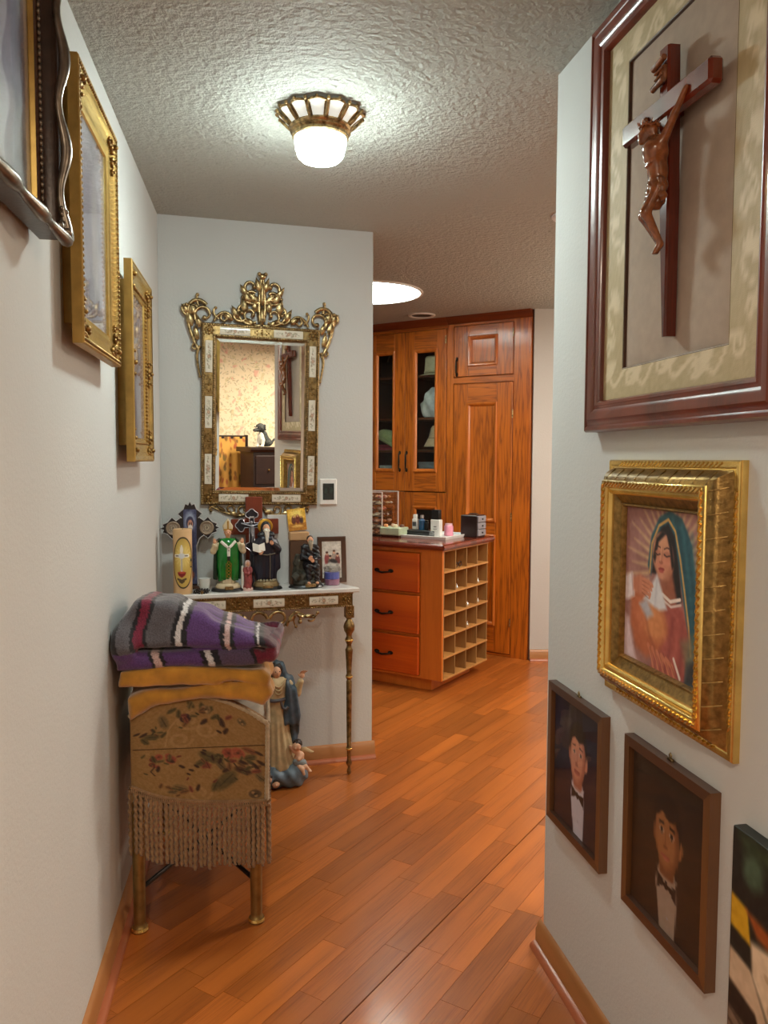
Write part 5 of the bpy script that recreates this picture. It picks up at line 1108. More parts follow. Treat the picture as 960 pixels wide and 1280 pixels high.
cv.ell(.6, .55, .2, .06, (40, 38, 40), .3, .5); cv.poly([(0, .66), (.4, .58), (1, .62), (1, 1), (0, 1)], (198, 194, 184), .05); 
for k in range(14): cv.ell(rk.random(), .64+.3*rk.random(), .08, .03, rk.choice([(150, 146, 136), (120, 116, 106), (226, 222, 214)]), 0, .5, .8)
cv.noise(18, 30, 4); print_sheet('printed_picture', cv, -hw+.021, hw-.021, .021, 2*hh-.021, -.0052, M['print'], t)

# votives, beads
t = on_table('votive_candle', 'small glass votive candle, blue above pink, before the framed print', 'candle', .728, .100)
mb = MB(50); mb.lathe([(0, 0), (.030, 0), (.033, .004), (.034, .026), (.030, .028), (0, .028)], seg=28); part('pink_wax', mb, plain('pink_wax', S(176, 120, 150), .3, coat=.4), t)
mb = MB(50); mb.lathe([(0, .028), (.034, .028), (.034, .056), (.030, .058), (0, .058)], seg=28); part('blue_wax', mb, plain('blue_wax', S(96, 108, 190), .3, coat=.4), t)
mb = MB(50); mb.lathe([(.0355, .0), (.0355, .080), (.0335, .080), (.0335, .060)], seg=28); part('glass_rim', mb, M['acrylic'], t)
t = on_table('white_votive', 'white votive cup between the candle and the bishop statue', 'candle', .170, .160)
mb = MB(50); mb.lathe([(0, 0), (.018, 0), (.022, .030), (.0255, .058), (.0235, .058), (.020, .040), (0, .038)], seg=28); part('cup', mb, plain('white_cup', S(214, 220, 218), .35, var=.03), t); mb = MB(60); mb.tube([(0, 0, .036), (0, 0, .046)], .0012, 5); part('wick', mb, M['black'], t)
t = on_table('rosary_beads', 'heap of dark rosary beads in front of the white votive cup', 'beads', .155, .194)
mb = MB(60)
for k in range(46):
    a = k*.55; rr = .010+.018*((k*.37) % 1); mb.ball((rr*1.25*math.cos(a), rr*.7*math.sin(a), .004+.0065*(k % 3 if rr < .02 else k % 2)), .0042, 7, 5)
part('beads', mb, plain('bead_dark_wood', S(34, 28, 26), .3), t, stuff=True)
mb = MB(30); mb.box(-.004, .004, -.022, -.019, .0, .014); mb.box(-.0075, .0075, -.022, -.019, .007, .010); part('bead_cross', mb, M['brass_l'], t)
# ================================================================== FLOOR STATUE BEHIND THE BENCH
t = thing('robed_woman_statue', 'statue of a woman in cream gown and blue mantle on the floor under the console', 'statue', BW.pt(.468, 0, .185), BW.rot)
cloudm = plain('statue_cloud_blue', S(104, 122, 136), .5, var=.25, scale=40)
gown = plain('statue_gown', S(196, 172, 130), .55, var=.16, scale=40); mant = plain('statue_mantle', S(74, 92, 106), .45, var=.3, scale=35)
sdf('cloud_base', [('ell', (-.03, 0, .040), (.125, .082, .066), None, 0), ('ell', (.06, -.045, .045), (.055, .045, .055), None, .012), ('ell', (.055, -.02, .040), (.075, .062, .050), None, .015), ('ell', (-.10, -.03, .035), (.06, .05, .045), None, .015), ('ell', (-.02, -.055, .05), (.05, .035, .035), None, .015), ('ell', (.02, .02, .07), (.085, .055, .03), None, .02), ('-box', (0, 0, -.05), (.3, .3, .0505), 0, 0)], (-.18, -.11, -.002), (.15, .10, .11), .004, cloudm, t, lambda P: .003*np.sin(P[..., 0]*120+P[..., 2]*90))
gfold = lambda P: .0042*np.sin(np.arctan2(P[..., 1], P[..., 0]+.0)*13+P[..., 2]*8)*np.clip((.33-P[..., 2])/.12, 0, 1)
sdf('gown', [('cap', (.012, -.008, .085), (0, 0, .26), .064, .045, .02), ('cap', (0, 0, .26), (0, 0, .372), .044, .034, .02), ('cap', (0, 0, .37), (0, -.002, .425), .034, .040, .02), ('cap', (-.030, 0, .445), (.030, 0, .445), .022, .022, .02),
     ('cap', (-.048, -.002, .440), (-.085, -.018, .405), .020, .017, .01), ('cap', (-.085, -.018, .405), (-.118, -.04, .435), .016, .015, .01), ('cap', (.048, -.002, .440), (.083, -.018, .395), .019, .017, .01), ('cap', (.083, -.018, .395), (.097, -.028, .445), .017, .014, .01)], (-.15, -.09, .06), (.13, .08, .49), .0042, gown, t, gfold)
mb = MB(60)
for k, z in enumerate((.452, .436, .420)): mb.tube([(-.034+.006*k, -.026, z+.010), (-.012, -.041, z-.016), (0, -.043, z-.022), (.012, -.041, z-.016), (.034-.006*k, -.026, z+.010)], .0036, 7)
part('neckline_folds', mb, gown, t)
mb = MB(60); mb.tube([(.037*math.cos(a), -.002+.036*math.sin(a), .372+.003*math.cos(a)) for a in np.linspace(0, 2*PI, 25)[:-1]], .0085, 8, closed=True); mb.tube([(.010, -.036, .370), (.018, -.042, .34), (.03, -.046, .335), (.04, -.043, .345)], .006, 8); part('sash', mb, plain('statue_sash', S(96, 92, 96), .5), t)
sdf('mantle', [('ell', (.004, .010, .497), (.032, .030, .040), None, 0), ('cap', (.020, .012, .48), (.046, .014, .44), .020, .024, .02), ('cap', (.044, .004, .45), (.058, -.006, .40), .024, .024, .015), ('poly', [(.022, .26), (.086, .255), (.098, .30), (.078, .42), (.036, .44), (.026, .36)], 0, 2, 1, -.044, .02, .016, .02), ('poly', [(.05, .16), (.09, .14), (.095, .30), (.05, .30)], 0, 2, 1, -.016, .014, .009, .012), ('cap', (-.024, .018, .49), (-.03, .03, .30), .016, .02, .02), ('cap', (0, .03, .46), (0, .04, .12), .03, .04, .02), ('-ell', (-.006, -.030, .492), (.026, .036, .034), None, .006)], (-.075, -.07, .09), (.12, .09, .545), .0042, mant, t, lambda P: .0035*np.sin(P[..., 0]*190+P[..., 2]*22))
head(t, (-.004, -.008, .492), .0255, plain('statue_face', S(214, 164, 132), .4, var=.05), turn=.12)
sdf('hair', [('ell', (-.002, .000, .502), (.0265, .0255, .028), None, 0), ('cap', (-.024, -.002, .495), (-.034, -.004, .45), .010, .009, .006), ('cap', (.020, -.002, .495), (.028, -.004, .455), .008, .007, .006), ('-ell', (-.006, -.032, .490), (.0200, .028, .026), None, .004)], (-.055, -.04, .43), (.05, .035, .54), .003, hairb, t)
sk2 = plain('statue_hand_skin', S(216, 170, 138), .45, var=.05)
def hand2(t, c, d, mat, s_=1.6):
    x, y, z = c; pr = [('ell', (x, y, z), (.0085*s_, .0055*s_, .0095*s_), None, .002)]
    for k in range(4): bx, bz = x+(k-1.5)*.0038*s_, z+.006*s_; ln = (.013-.0018*abs(k-1.3))*s_; pr += [('cap', (bx, y, bz), (bx+d*.004*s_+(k-1.5)*.0012*s_, y-.004*s_, bz+ln*.6), .0022*s_, .0019*s_, .001), ('cap', (bx+d*.004*s_+(k-1.5)*.0012*s_, y-.004*s_, bz+ln*.6), (bx+d*.008*s_+(k-1.5)*.0018*s_, y-.010*s_, bz+ln), .0019*s_, .0014*s_, .001)]
    pr += [('cap', (x-d*.006*s_, y-.001, z-.003*s_), (x-d*.013*s_, y-.005*s_, z+.006*s_), .0023*s_, .0017*s_, .001)]
    e = .026*s_; return sdf('hand', pr, (x-e, y-e, z-e), (x+e, y+e, z+e), .0016, mat, t)
hand2(t, (.102, -.036, .474), 1, sk2, 1.35); hand2(t, (-.124, -.050, .462), -1, sk2, 1.35)
sdf('cherub', [('ell', (.085, -.052, .120), (.022, .019, .030), (0, .3, 0), 0), ('cap', (.080, -.058, .140), (.060, -.060, .155), .009, .0075, .006), ('cap', (.060, -.060, .155), (.046, -.058, .176), .0075, .006, .004), ('cap', (.098, -.058, .135), (.080, -.072, .120), .008, .007, .006), ('cap', (.088, -.058, .098), (.108, -.074, .088), .012, .010, .006), ('cap', (.108, -.074, .088), (.124, -.076, .072), .009, .007, .004), ('ell', (.128, -.080, .068), (.008, .010, .005), None, .003), ('cap', (.078, -.062, .096), (.094, -.084, .080), .011, .009, .006), ('cap', (.094, -.084, .080), (.100, -.088, .060), .008, .006, .004), ('cap', (.080, -.055, .145), (.078, -.057, .165), .009, .009, .006), ('ell', (.074, -.060, .176), (.019, .019, .020), None, .004), ('ell', (.066, -.078, .172), (.0035, .005, .004), None, .002), ('ell', (.082, -.074, .168), (.006, .005, .005), None, .003)], (.03, -.10, .05), (.145, -.02, .205), .0026, sk2, t, label='small winged cherub figure')
sdf('cherub_hair', [('ell', (.078, -.054, .184), (.0215, .0200, .0190), None, 0), ('-ell', (.066, -.082, .170), (.016, .020, .019), None, .003)], (.045, -.085, .155), (.11, -.02, .212), .0026, hairb, t, lambda P: .0022*np.sin(P[..., 0]*500)*np.sin(P[..., 2]*500))
sdf('cherub_cloth', [('cap', (.072, -.060, .105), (.100, -.062, .100), .016, .017, .01), ('cap', (.09, -.05, .1), (.115, -.05, .085), .012, .008, .01)], (.05, -.09, .07), (.135, -.03, .13), .0028, plain('cherub_cloth_grey', S(124, 132, 134), .5), t)
mb = MB(60)
for k in range(5): mb.ball((.110+.008*k, -.036, .150-.004*k), (.016-.001*k, .004, .010-.001*k), 8, 5)
part('cherub_wing', mb, gown, t)
for (x, z) in ((-.052, .052), (-.02, .03)):
    sdf('cherub_head', [('ell', (x, -.085, z), (.017, .012, .018), None, 0), ('ell', (x, -.098, z-.002), (.003, .004, .004), None, .002), ('ell', (x-.006, -.094, z-.006), (.005, .004, .004), None, .002), ('ell', (x+.006, -.094, z-.006), (.005, .004, .004), None, .002)], (x-.025, -.11, z-.025), (x+.025, -.06, z+.025), .0024, sk2, t)
    sdf('cherub_curls', [('ell', (x, -.082, z+.007), (.0195, .013, .016), None, 0), ('-ell', (x, -.100, z-.004), (.014, .018, .014), None, .003)], (x-.028, -.10, z-.02), (x+.028, -.06, z+.03), .0024, hairb, t)

# ================================================================== UPHOLSTERED BENCH
bench = thing('upholstered_bench', 'floral tapestry bench with long rope fringe and gold legs against the left wall', 'bench', LW.pt(1.19, 0, 0), LW.rot)
BL = .68
def arcz(n): 
    u = (n-.045)/.39; return .655*(1-u)+.618*u+.070*math.sin(PI*min(1, max(0, u)))**.9
def hemz(n): return .384+.066*math.exp(-max(0, n-.05)/.11)
cv = Canvas(170, 150, (146, 114, 68)); cv.noise(60, 12, 1); OL = (86, 76, 44); BR = (66, 44, 30); PK = (152, 78, 58); BE = (168, 134, 88)
for (x, y, r_) in ((.42, .22, .10), (.55, .30, .08), (.36, .40, .09), (.5, .92, .09)):
    cv.line([(x+r_*math.cos(q)*(1-q/12), y+r_*math.sin(q)*(1-q/12)*.9) for q in np.linspace(0, 7, 18)], .012, BE, .6)
cv.line([(.25, .46), (.27, .3), (.33, .2), (.45, .12)], .006, BE, .8); 
def rose(x, y, s_, c1, c2):
    cv.ell(x, y, s_, s_*1.05, c1, 0, .25); 
    for k in range(5): a = k*1.3; cv.ell(x+s_*.35*math.cos(a), y+s_*.35*math.sin(a), s_*.42, s_*.30, c2 if k % 2 else tuple(c*.8 for c in c1), a, .4, .8)
    cv.ell(x, y, s_*.25, s_*.25, tuple(c*.6 for c in c1), 0, .5)
def leafp(x, y, s_, a, c): cv.ell(x, y, s_*1.15, s_*.62, c, a, .45, .85); cv.ell(x+s_*.3*math.cos(a+.9), y+s_*.3*math.sin(a+.9), s_*.6, s_*.3, tuple(q*.8+10 for q in c), a+.6, .5, .7); cv.line([(x-s_*.8*math.cos(a), y-s_*.8*math.sin(a)*1.1), (x+s_*.8*math.cos(a), y+s_*.8*math.sin(a)*1.1)], .004, tuple(c_*.6 for c_ in c), .8)
rose(.40, .19, .042, (60, 38, 40), BE); leafp(.24, .2, .06, 1.2, (104, 88, 56)); leafp(.15, .34, .055, .1, OL); leafp(.10, .38, .04, .9, OL); leafp(.09, .30, .03, -.5, BR)
for (x, y) in ((.30, .1), (.44, .06), (.52, .08), (.58, .1), (.62, .16)): leafp(x, y, .035, x*9, OL)
rose(.55, .10, .04, (126, 104, 70), BE); rose(.82, .13, .035, (110, 92, 62), BE); leafp(.67, .2, .04, 1.2, BR); leafp(.65, .30, .02, .4, BR); leafp(.70, .28, .03, 2.0, BR)
for (x, y, s_) in ((.16, .60, .03), (.20, .57, .03), (.15, .66, .025), (.19, .68, .02), (.29, .60, .04), (.27, .56, .025)): rose(x, y, s_, PK if x > .18 else (108, 50, 40), (130, 74, 50))
cv.line([(.17, .68), (.14, .74), (.17, .78)], .005, BR)
for (x, y, s_, a, c) in ((.58, .56, .075, .3, OL), (.52, .62, .05, -.5, OL), (.66, .63, .05, .8, (98, 82, 54)), (.70, .78, .10, -.9, OL), (.62, .84, .05, -1.2, OL), (.88, .50, .05, -.6, OL), (.93, .62, .05, 1.0, (100, 84, 56)), (.83, .66, .06, .2, BR), (.96, .72, .05, .8, (108, 92, 60)), (.48, .66, .02, .5, BR), (.44, .70, .018, .2, BR), (.42, .74, .015, .4, BR), (.88, .42, .05, .1, (124, 74, 46)), (.95, .42, .03, .3, BR)): leafp(x, y, s_, a, c)
rose(.72, .50, .05, PK, (120, 60, 44)); rose(.79, .48, .055, (160, 88, 62), PK); rose(.90, .60, .045, (136, 108, 72), BE); rose(.92, .92, .05, (92, 74, 52), BE); leafp(.36, .88, .05, .2, (120, 98, 62)); leafp(.30, .93, .035, -.3, (110, 90, 58))
cv.line([(.75, .58), (.80, .66), (.86, .7)], .006, BR)
rt = random.Random(11)
for (x, y, n_, sp_) in ((.70, .62, 26, .2), (.20, .62, 10, .1), (.5, .14, 14, .18), (.18, .3, 8, .1), (.9, .55, 12, .1), (.35, .9, 8, .12)):
    for q in range(n_): leafp(x+rt.gauss(0, sp_*.6), y+rt.gauss(0, sp_*.45), .014+.022*rt.random(), rt.random()*6, rt.choice([OL, BR, (112, 96, 58), (120, 84, 50), (128, 66, 50)]))
cv.noise(90, 12, 4)
def endpanel(u, v):
    n = .048+.384*u; zt, zb = arcz(n)-.004, hemz(n); e = min(u, 1-u)
    return (-.003-.006*(1-math.exp(-e*22)), -n, zt+(zb-zt)*v)
mb = MB(180); mb.grid(endpanel, cv.w-1, cv.h-1); me = mb.mesh('end_panel', M['uphol'], 180, recalc=False); setcol(me, cv.a.reshape(-1, 3)); o = link('end_panel', me, bench); o['label'] = 'tapestry end panel with roses and leaves'
tan_c = cloth('bench_tan_cloth', S(150, 116, 72), .8, .1, 20, .3, 500, .1)
for k, (xa, xb) in enumerate(((.0, .06), (BL-.06, BL))):
    mb = MB(40); ns = np.linspace(.045, .435, 20); mb.prism_x([(-n, arcz(n)-.006) for n in ns]+[(-n, .40) for n in ns[::-1]], xa, xb); part('end_block', mb, tan_c, bench)
mb = MB(30); mb.box(.05, BL-.05, -.430, -.045, .41, .575, .01); part('seat_frame', mb, tan_c, bench)
sdf('seat_cushion', [('box', (BL/2, -.24, .592), (.285, .196, .040), .03, None, 0)], (.03, -.46, .53), (BL-.03, -.02, .65), .011, M['cushion'], bench, lambda P: .004*np.sin(P[..., 0]*24)*np.sin(P[..., 1]*30))
def rope(mb, pts, r, turns=None, seg=6):
    P = [Vector(p) for p in pts]; 
    mb.tube(P, [r*(1+.16*math.sin(i*2.1)) for i in range(len(P))], seg)
def dens(pts, st=.004):
    out = []
    for a, b in zip(pts[:-1], pts[1:]):
        a, b = Vector(a), Vector(b); k = max(1, int((b-a).length/st)); out += [a.lerp(b, i/k) for i in range(k)]
    return out+[Vector(pts[-1])]
mb = MB(60); rope(mb, dens([(-.004, -n, arcz(n)) for n in np.linspace(.042, .438, 24)]), .0068); rope(mb, dens([(-.004, -.438, arcz(.438)), (-.006, -.437, .50), (-.006, -.434, .386)]), .0062); rope(mb, dens([(0, -.440, .618), (.3, -.440, .624), (BL, -.440, .618)]), .0068)
part('piping', mb, M['piping'], bench)
mb = MB(60); mb.tube([(-.0095, -n, .558-.004*(n-.05)/.38) for n in np.linspace(.052, .43, 12)], .0011, 5); part('seam', mb, plain('seam_thread', S(70, 46, 26), .8), bench)
def cordmesh(L, r=.0060):
    mb = MB(180); n = 44; V = []; seg = 8
    for i in range(n+1):
        z = -L*i/n; ph = i*.62; kk = 1 if i < n-1 else .8
        for k in range(seg):
            a = 2*PI*k/seg; rr = r*kk*(1+.34*math.cos(2*a)); V.append((rr*math.cos(a+ph), rr*math.sin(a+ph), z))
    mb.add(V, [(i*seg+k, i*seg+(k+1) % seg, (i+1)*seg+(k+1) % seg, (i+1)*seg+k) for i in range(n) for k in range(seg)]+[tuple(n*seg+k for k in range(seg))]); return mb.mesh('fringe_cord', M['fringe'], 180)
cm = cordmesh(.2); NC = 27
for i in range(NC):
    n = .052+.378*(i+.5)/NC+random.uniform(-.001, .001); o = link('fringe_cord', cm, bench, (-.011+random.uniform(-.002, .002), -n, hemz(n)-.012), random.random()*6); o.scale = (1, 1, (.93 if i != 12 else .98)*random.uniform(.96, 1.03)); o.rotation_euler = (random.uniform(-.02, .02), random.uniform(-.015, .015), random.random()*6)
for i in range(48):
    o = link('fringe_cord', cm, bench, (.004+.672*(i+.5)/48, -.441, .376), random.random()*6); o.scale = (1, 1, random.uniform(.95, 1.02))
for i in range(3): o = link('fringe_cord', cm, bench, (.012+.012*i, -.040, .435), random.random()*6)
mb = MB(60)
for dz, r_ in ((0, .0045), (-.014, .0035)): mb.tube([(-.010, -n, hemz(n)+dz) for n in np.linspace(.046, .436, 26)], r_, 7); mb.tube([(x, -.440, .384+dz) for x in np.linspace(-.004, BL, 12)], r_, 7)
for i in range(70): n = .048+.386*i/69; mb.tube([(-.0135, -n, hemz(n)+.003), (-.0135, -n, hemz(n)-.015)], .0021, 5)
part('fringe_heading', mb, M['fringe'], bench)
for (x, n) in ((.020, .060), (.020, .402), (BL-.03, .060), (BL-.03, .402)):
    mb = MB(50); mb.lathe([(0, 0), (.024, 0), (.025, .006), (.021, .016), (.0165, .022), (.0175, .030), (.0195, .35), (.0195, .42), (0, .42)], (x, -n, 0), 24); l_ = part('leg', mb, M['leg_gold'], bench)
    mb = MB(50); mb.lathe([(.0236, .002), (.0262, .006), (.0236, .013)], (x, -n, 0), 24); part('foot_ring', mb, M['gold_b'], l_)
for a, b in (((.020, -.060, .125), (BL-.03, -.402, .125)), ((.020, -.402, .125), (BL-.03, -.060, .125))): mb = MB(60); mb.tube([a, b], .007, 8); part('stretcher', mb, M['iron'], bench)

# ---- blankets on the near end of the bench
bl = thing('mustard_blanket', 'folded mustard yellow plush blanket on the bench', 'blanket', LW.pt(1.19, 0, .016), LW.rot)
fz = lambda P: .007*(vnoise(P, 30, 1)-.5)+.018*(vnoise(P, 10, 2)-.5)
sdf('folded_layers', [('poly', [(-.028, .640), (-.09, .682), (-.24, .712), (-.36, .698), (-.410, .682), (-.440, .715), (-.425, .757), (-.36, .755), (-.22, .744), (-.07, .738), (-.026, .715)], 1, 2, 0, -.044, .36, .024, 0),
    ('poly', [(-.008, .756), (-.012, .792), (-.12, .806), (-.30, .800), (-.41, .790), (-.434, .768), (-.425, .735), (-.40, .742), (-.34, .760), (-.22, .752), (-.07, .746)], 1, 2, 0, -.046, .36, .014, .003)], (-.08, -.47, .62), (.40, .01, .84), .0058, M['mustard'], bl, fz, post=lambda V: np.minimum(V, (9, .010, 9)))
pl = thing('plaid_blanket', 'folded purple and grey plaid wool blanket on top of the mustard blanket', 'blanket', LW.pt(1.19, 0, .016), LW.rot)
G_, K_, W_, P_, R_, C_ = (86, 82, 88), (26, 22, 28), (196, 190, 190), (84, 52, 106), (112, 28, 54), (186, 156, 152)
def bands(n, tab):
    out = np.zeros((len(n), 3)); out[:] = tab[-1][1]
    for e, c in tab[::-1]: out[n < e] = c
    return out
def plaidcol(V):
    n = -V[:, 1]+.006*(vnoise(V, 160, 8)-.5)+.012*np.sin(V[:, 2]*30)+.03*(V[:, 2]-.9); z = V[:, 2]; x = V[:, 0]
    up = bands(n, [(.015, K_), (.050, G_), (.060, K_), (.084, R_), (.094, K_), (.162, G_), (.174, K_), (.190, W_), (.206, K_), (.298, P_), (.312, K_), (.326, C_), (.340, K_), (.395, P_), (.404, K_), (.41, W_), (.425, K_), (9, (66, 20, 40))])
    lo = bands(n, [(.03, P_), (.088, P_), (.098, K_), (.118, C_), (.130, K_), (.232, P_), (.246, K_), (.264, W_), (.285, K_), (.375, (82, 66, 92)), (.385, K_), (9, (104, 26, 46))])
    c = np.where((z < .852)[:, None], lo, up); w = bands(x+.0*z, [(.05, (1, 1, 1)), (.066, (.35, .33, .36)), (.09, (1.5, 1.5, 1.5)), (.105, (.35, .33, .36)), (.19, (1, 1, 1)), (.20, (.4, .4, .4)), (9, (1, 1, 1))])
    return np.clip(c*np.where(w < 1, .5+.5*w, 1+(w-1)*.3), 0, 255)
lowp = [('poly', [(-.002, .800), (-.004, .850), (-.12, .848), (-.30, .850), (-.40, .850), (-.425, .83), (-.41, .803), (-.2, .812)], 1, 2, 0, -.050, .32, .016, 0)]
upp = [('poly', [(.0, .862), (.004, .890), (-.012, .940), (-.050, .992), (-.085, 1.000), (-.15, .982), (-.25, .946), (-.34, .908), (-.425, .872), (-.445, .852), (-.40, .853), (-.2, .862)], 1, 2, 0, -.052, .26, .020, .002), ('cap', (-.03, -.432, .825), (.25, -.445, .845), .022, .026, .012), ('ell', (-.045, -.02, .875), (.03, .035, .05), None, .02)]
sdf('folded_layers', lowp+upp, (-.09, -.50, .77), (.40, .035, 1.06), .0046, M['plaid'], pl, lambda P: .009*(vnoise(P, 24, 5)-.5)+.022*(vnoise(P, 9, 6)-.5)+.004*np.sin(P[..., 1]*60+P[..., 2]*20)*np.clip((P[..., 2]-.85)*8, 0, 1), colfn=plaidcol, post=lambda V: np.minimum(V, (9, .010, 9))+np.stack([.32*np.maximum(0, V[:, 2]-.87), 0*V[:, 0], -.10*np.maximum(0, V[:, 0])*(V[:, 2] > .87)], 1))

# ================================================================== BUILT-IN CABINETS OF THE DRESSING ROOM
def CWx(s): return -s
def door(par, s0, s1, z0, z1, st_r, st_l, rails, mats, glassy=False, name='door'):
    """rails: list of (z bottom, z top) from the lowest up; panels fill the gaps. Front at y -.022."""
    x0, x1 = -s1, -s0; yf, yb = -.022, -.002
    mb = MB(30)
    gaps = [(rails[i][1], rails[i+1][0]) for i in range(len(rails)-1)]
    if glassy:
        for a, b in gaps: mb.box(x0+st_l-.006, x1-st_r+.006, -.013, -.010, a-.006, b+.006)
        d = part(name, mb, M['pane_cab'], par, label='glass pane door')
    else:
        for a, b in gaps: mb.box(x0+st_l-.006, x1-st_r+.006, -.012, -.004, a-.006, b+.006, .001)
        d = part(name, mb, mats[0], par)
    for xa, xb in ((x0, x0+st_l), (x1-st_r, x1)): m2 = MB(30); m2.box(xa, xb, yf, yb, z0, z1, .002); part('stile', m2, M['oak'], d)
    for a, b in rails: m2 = MB(30); m2.box(x0+st_l, x1-st_r, yf+.0005, yb, a, b, .002); part('rail', m2, M['oak_h'], d)
    for a, b in gaps:
        m2 = MB(40); xa, xb = x0+st_l, x1-st_r; V = []
        prof = [(-.008, .021), (-.008, .029), (-.002, .033), (.006, .031), (.014, .024), (.020, .012)]
        m2.frame(xa, xb, a, b, prof); part('panel_moulding', m2, M['oak_plain'], d)
    return d
def pull(d, s, z, ln, y=-.022, vert=True):
    mb = MB(60); 
    if vert:
        mb.tube([(-s, y, z-ln/2), (-s, y-.018, z-ln/2+.012), (-s+.004, y-.024, z), (-s, y-.018, z+ln/2-.012), (-s, y, z+ln/2)], [.006, .005, .008, .005, .006], 8)
        for e in (-1, 1): mb.ball((-s, y-.003, z+e*ln/2), (.011, .004, .016), 8, 5)
    part('handle', mb, M['iron'], d)
def hinge(d, s, z): mb = MB(50); mb.lathe([(0, -.03), (.005, -.028), (.005, .028), (0, .03)], (-s, -.024, z), 10); part('hinge', mb, M['brass_l'], d)
def crown(par, s0, s1):
    mb = MB(40); mb.prism_x([(.02, 2.372), (-.010, 2.372), (-.014, 2.380), (-.020, 2.384), (-.030, 2.398), (-.046, 2.410), (-.052, 2.424), (.02, 2.424)], -s1, -s0); part('crown_moulding', mb, wood('crown_dark_oak', S(70, 26, 8), S(126, 56, 18), 'x', 7, 20, .38, .2, .4), par)
t = thing('wardrobe_cabinet', 'tall oak wardrobe with one panelled door and a small cupboard above', 'cabinet', CW.pt(0), CW.rot)
mb = MB(30); mb.box(-.640, -.001, .004, .55, .0, 2.372); part('body', mb, M['oak_plain'], t)
for s0, s1 in ((.0, .128), (.597, .650)): mb = MB(30); mb.box(-s1, -s0, -.018, .004, 0, 2.372, .001); part('face_stile', mb, M['oak'], t)
for z0, z1 in ((2.356, 2.372), (1.946, 1.990), (0, .018)): mb = MB(30); mb.box(-.597, -.128, -.016, .004, z0, z1, .001); part('face_rail', mb, M['oak_h'], t)
d = door(t, .133, .592, .024, 1.940, .122, .112, [(.024, .225), (.860, .965), (1.800, 1.940)], (M['oak'],)); hinge(d, .131, 1.72); hinge(d, .131, .25); hinge(d, .131, 1.0)
d = door(t, .133, .592, 1.995, 2.351, .125, .120, [(1.995, 2.072), (2.270, 2.351)], (M['oak'],)); pull(d, .567, 2.065, .11); hinge(d, .131, 2.28)
crown(t, -.002, .650)
t = thing('display_cabinet', 'oak cabinet with narrow dark glass doors left of the wardrobe', 'cabinet', CW.pt(0), CW.rot); disp = t
mb = MB(30); dk = wood('cabinet_inside', S(60, 26, 8), S(104, 52, 18), 'z', 6, 10, .6, 0, .5)
mb.box(-1.40, -.652, .42, .44, 0, 2.372); mb.box(-1.40, -1.385, .004, .42, 0, 2.372); mb.box(-.667, -.652, .004, .42, 0, 2.372); mb.box(-1.385, -.667, .004, .42, 2.352, 2.372); mb.box(-1.385, -.667, .004, .42, 1.14, 1.175); mb.box(-1.385, -.667, .004, .42, 0, .05); mb.box(-1.012, -.998, .03, .42, 1.175, 2.352); part('body', mb, dk, t)
for z in (2.030, 1.715, 1.470, 1.300):
    mb = MB(30); mb.box(-1.385, -.667, .05, .42, z-.016, z, .001); part('shelf', mb, dk, t)
mb = MB(30); mb.box(-1.40, -1.352, -.018, .004, 0, 2.372, .001); part('face_stile', mb, M['oak'], t)
for z0, z1 in ((2.350, 2.372), (0, .045)): mb = MB(30); mb.box(-1.352, -.650, -.016, .004, z0, z1, .001); part('face_rail', mb, M['oak_h'], t)
for (s0, s1, sr, sl, hs) in ((.656, 1.002, .078, .080, .985), (1.006, 1.350, .094, .086, 1.045)):
    d = door(t, s0, s1, 1.162, 2.346, sr, sl, [(1.162, 1.312), (2.206, 2.346)], (None,), True); pull(d, hs, 1.385, .13); hinge(d, s0+.003 if s0 < 1 else s1-.003, 2.27)
    d = door(t, s0, s1, .052, 1.154, sr, sl, [(.052, .22), (1.045, 1.154)], (None,), True); pull(d, hs, .80, .13)
crown(t, .652, 1.40)
# things kept behind the glass
def onshelf(s, z, o=-.15): return CW.pt(s, z, o)
felt = lambda n, c: cloth(n, S(*c), .9, .12, 30, .3, 300, .2)
t = thing('white_hat', 'cream brimmed hat on the top shelf behind the right glass door', 'hat', onshelf(.845, 2.03), CW.rot); fm = felt('hat_cream', (222, 210, 176))
mb = MB(60); mb.lathe([(0, .150), (.06, .148), (.072, .135), (.078, .03), (.080, .012)], seg=32); part('crown', mb, fm, t); mb = MB(60); mb.lathe([(.078, .012), (.112, .0045), (.113, .0015), (.078, .0015)], seg=32); part('brim', mb, fm, t); mb = MB(60); mb.lathe([(.0795, .014), (.082, .016), (.0815, .034), (.0785, .036)], seg=32); part('band', mb, felt('hat_band', (150, 136, 104)), t)
t = thing('white_cloth_bundle', 'crumpled white cloth bag on the second shelf behind the right glass door', 'bag', onshelf(.855, 1.715), CW.rot)
sdf('bag', [('ell', (0, 0, .10), (.085, .07, .10), None, 0), ('box', (0, 0, .06), (.08, .06, .06), .03, None, .03), ('cap', (-.02, 0, .19), (.03, 0, .205), .03, .02, .03)], (-.12, -.1, -.001), (.12, .1, .24), .006, felt('bag_white', (206, 206, 206)), t, lambda P: .016*(vnoise(P, 26, 3)-.5)+.008*np.sin(P[..., 0]*70+P[..., 2]*50))
t = thing('pale_sun_hat', 'pale wide brimmed sun hat on the third shelf behind the right glass door', 'hat', onshelf(.825, 1.47), CW.rot); fm = felt('hat_straw', (204, 176, 144))
mb = MB(60); mb.lathe([(0, .19), (.03, .186), (.045, .165), (.060, .10), (.095, .03), (.098, .027), (.088, .03)], seg=32); part('crown_and_brim', mb, fm, t); mb = MB(60); mb.lathe([(.058, .098), (.064, .094), (.071, .074), (.067, .075)], seg=32); part('band', mb, felt('hat_straw_band', (150, 120, 92)), t)
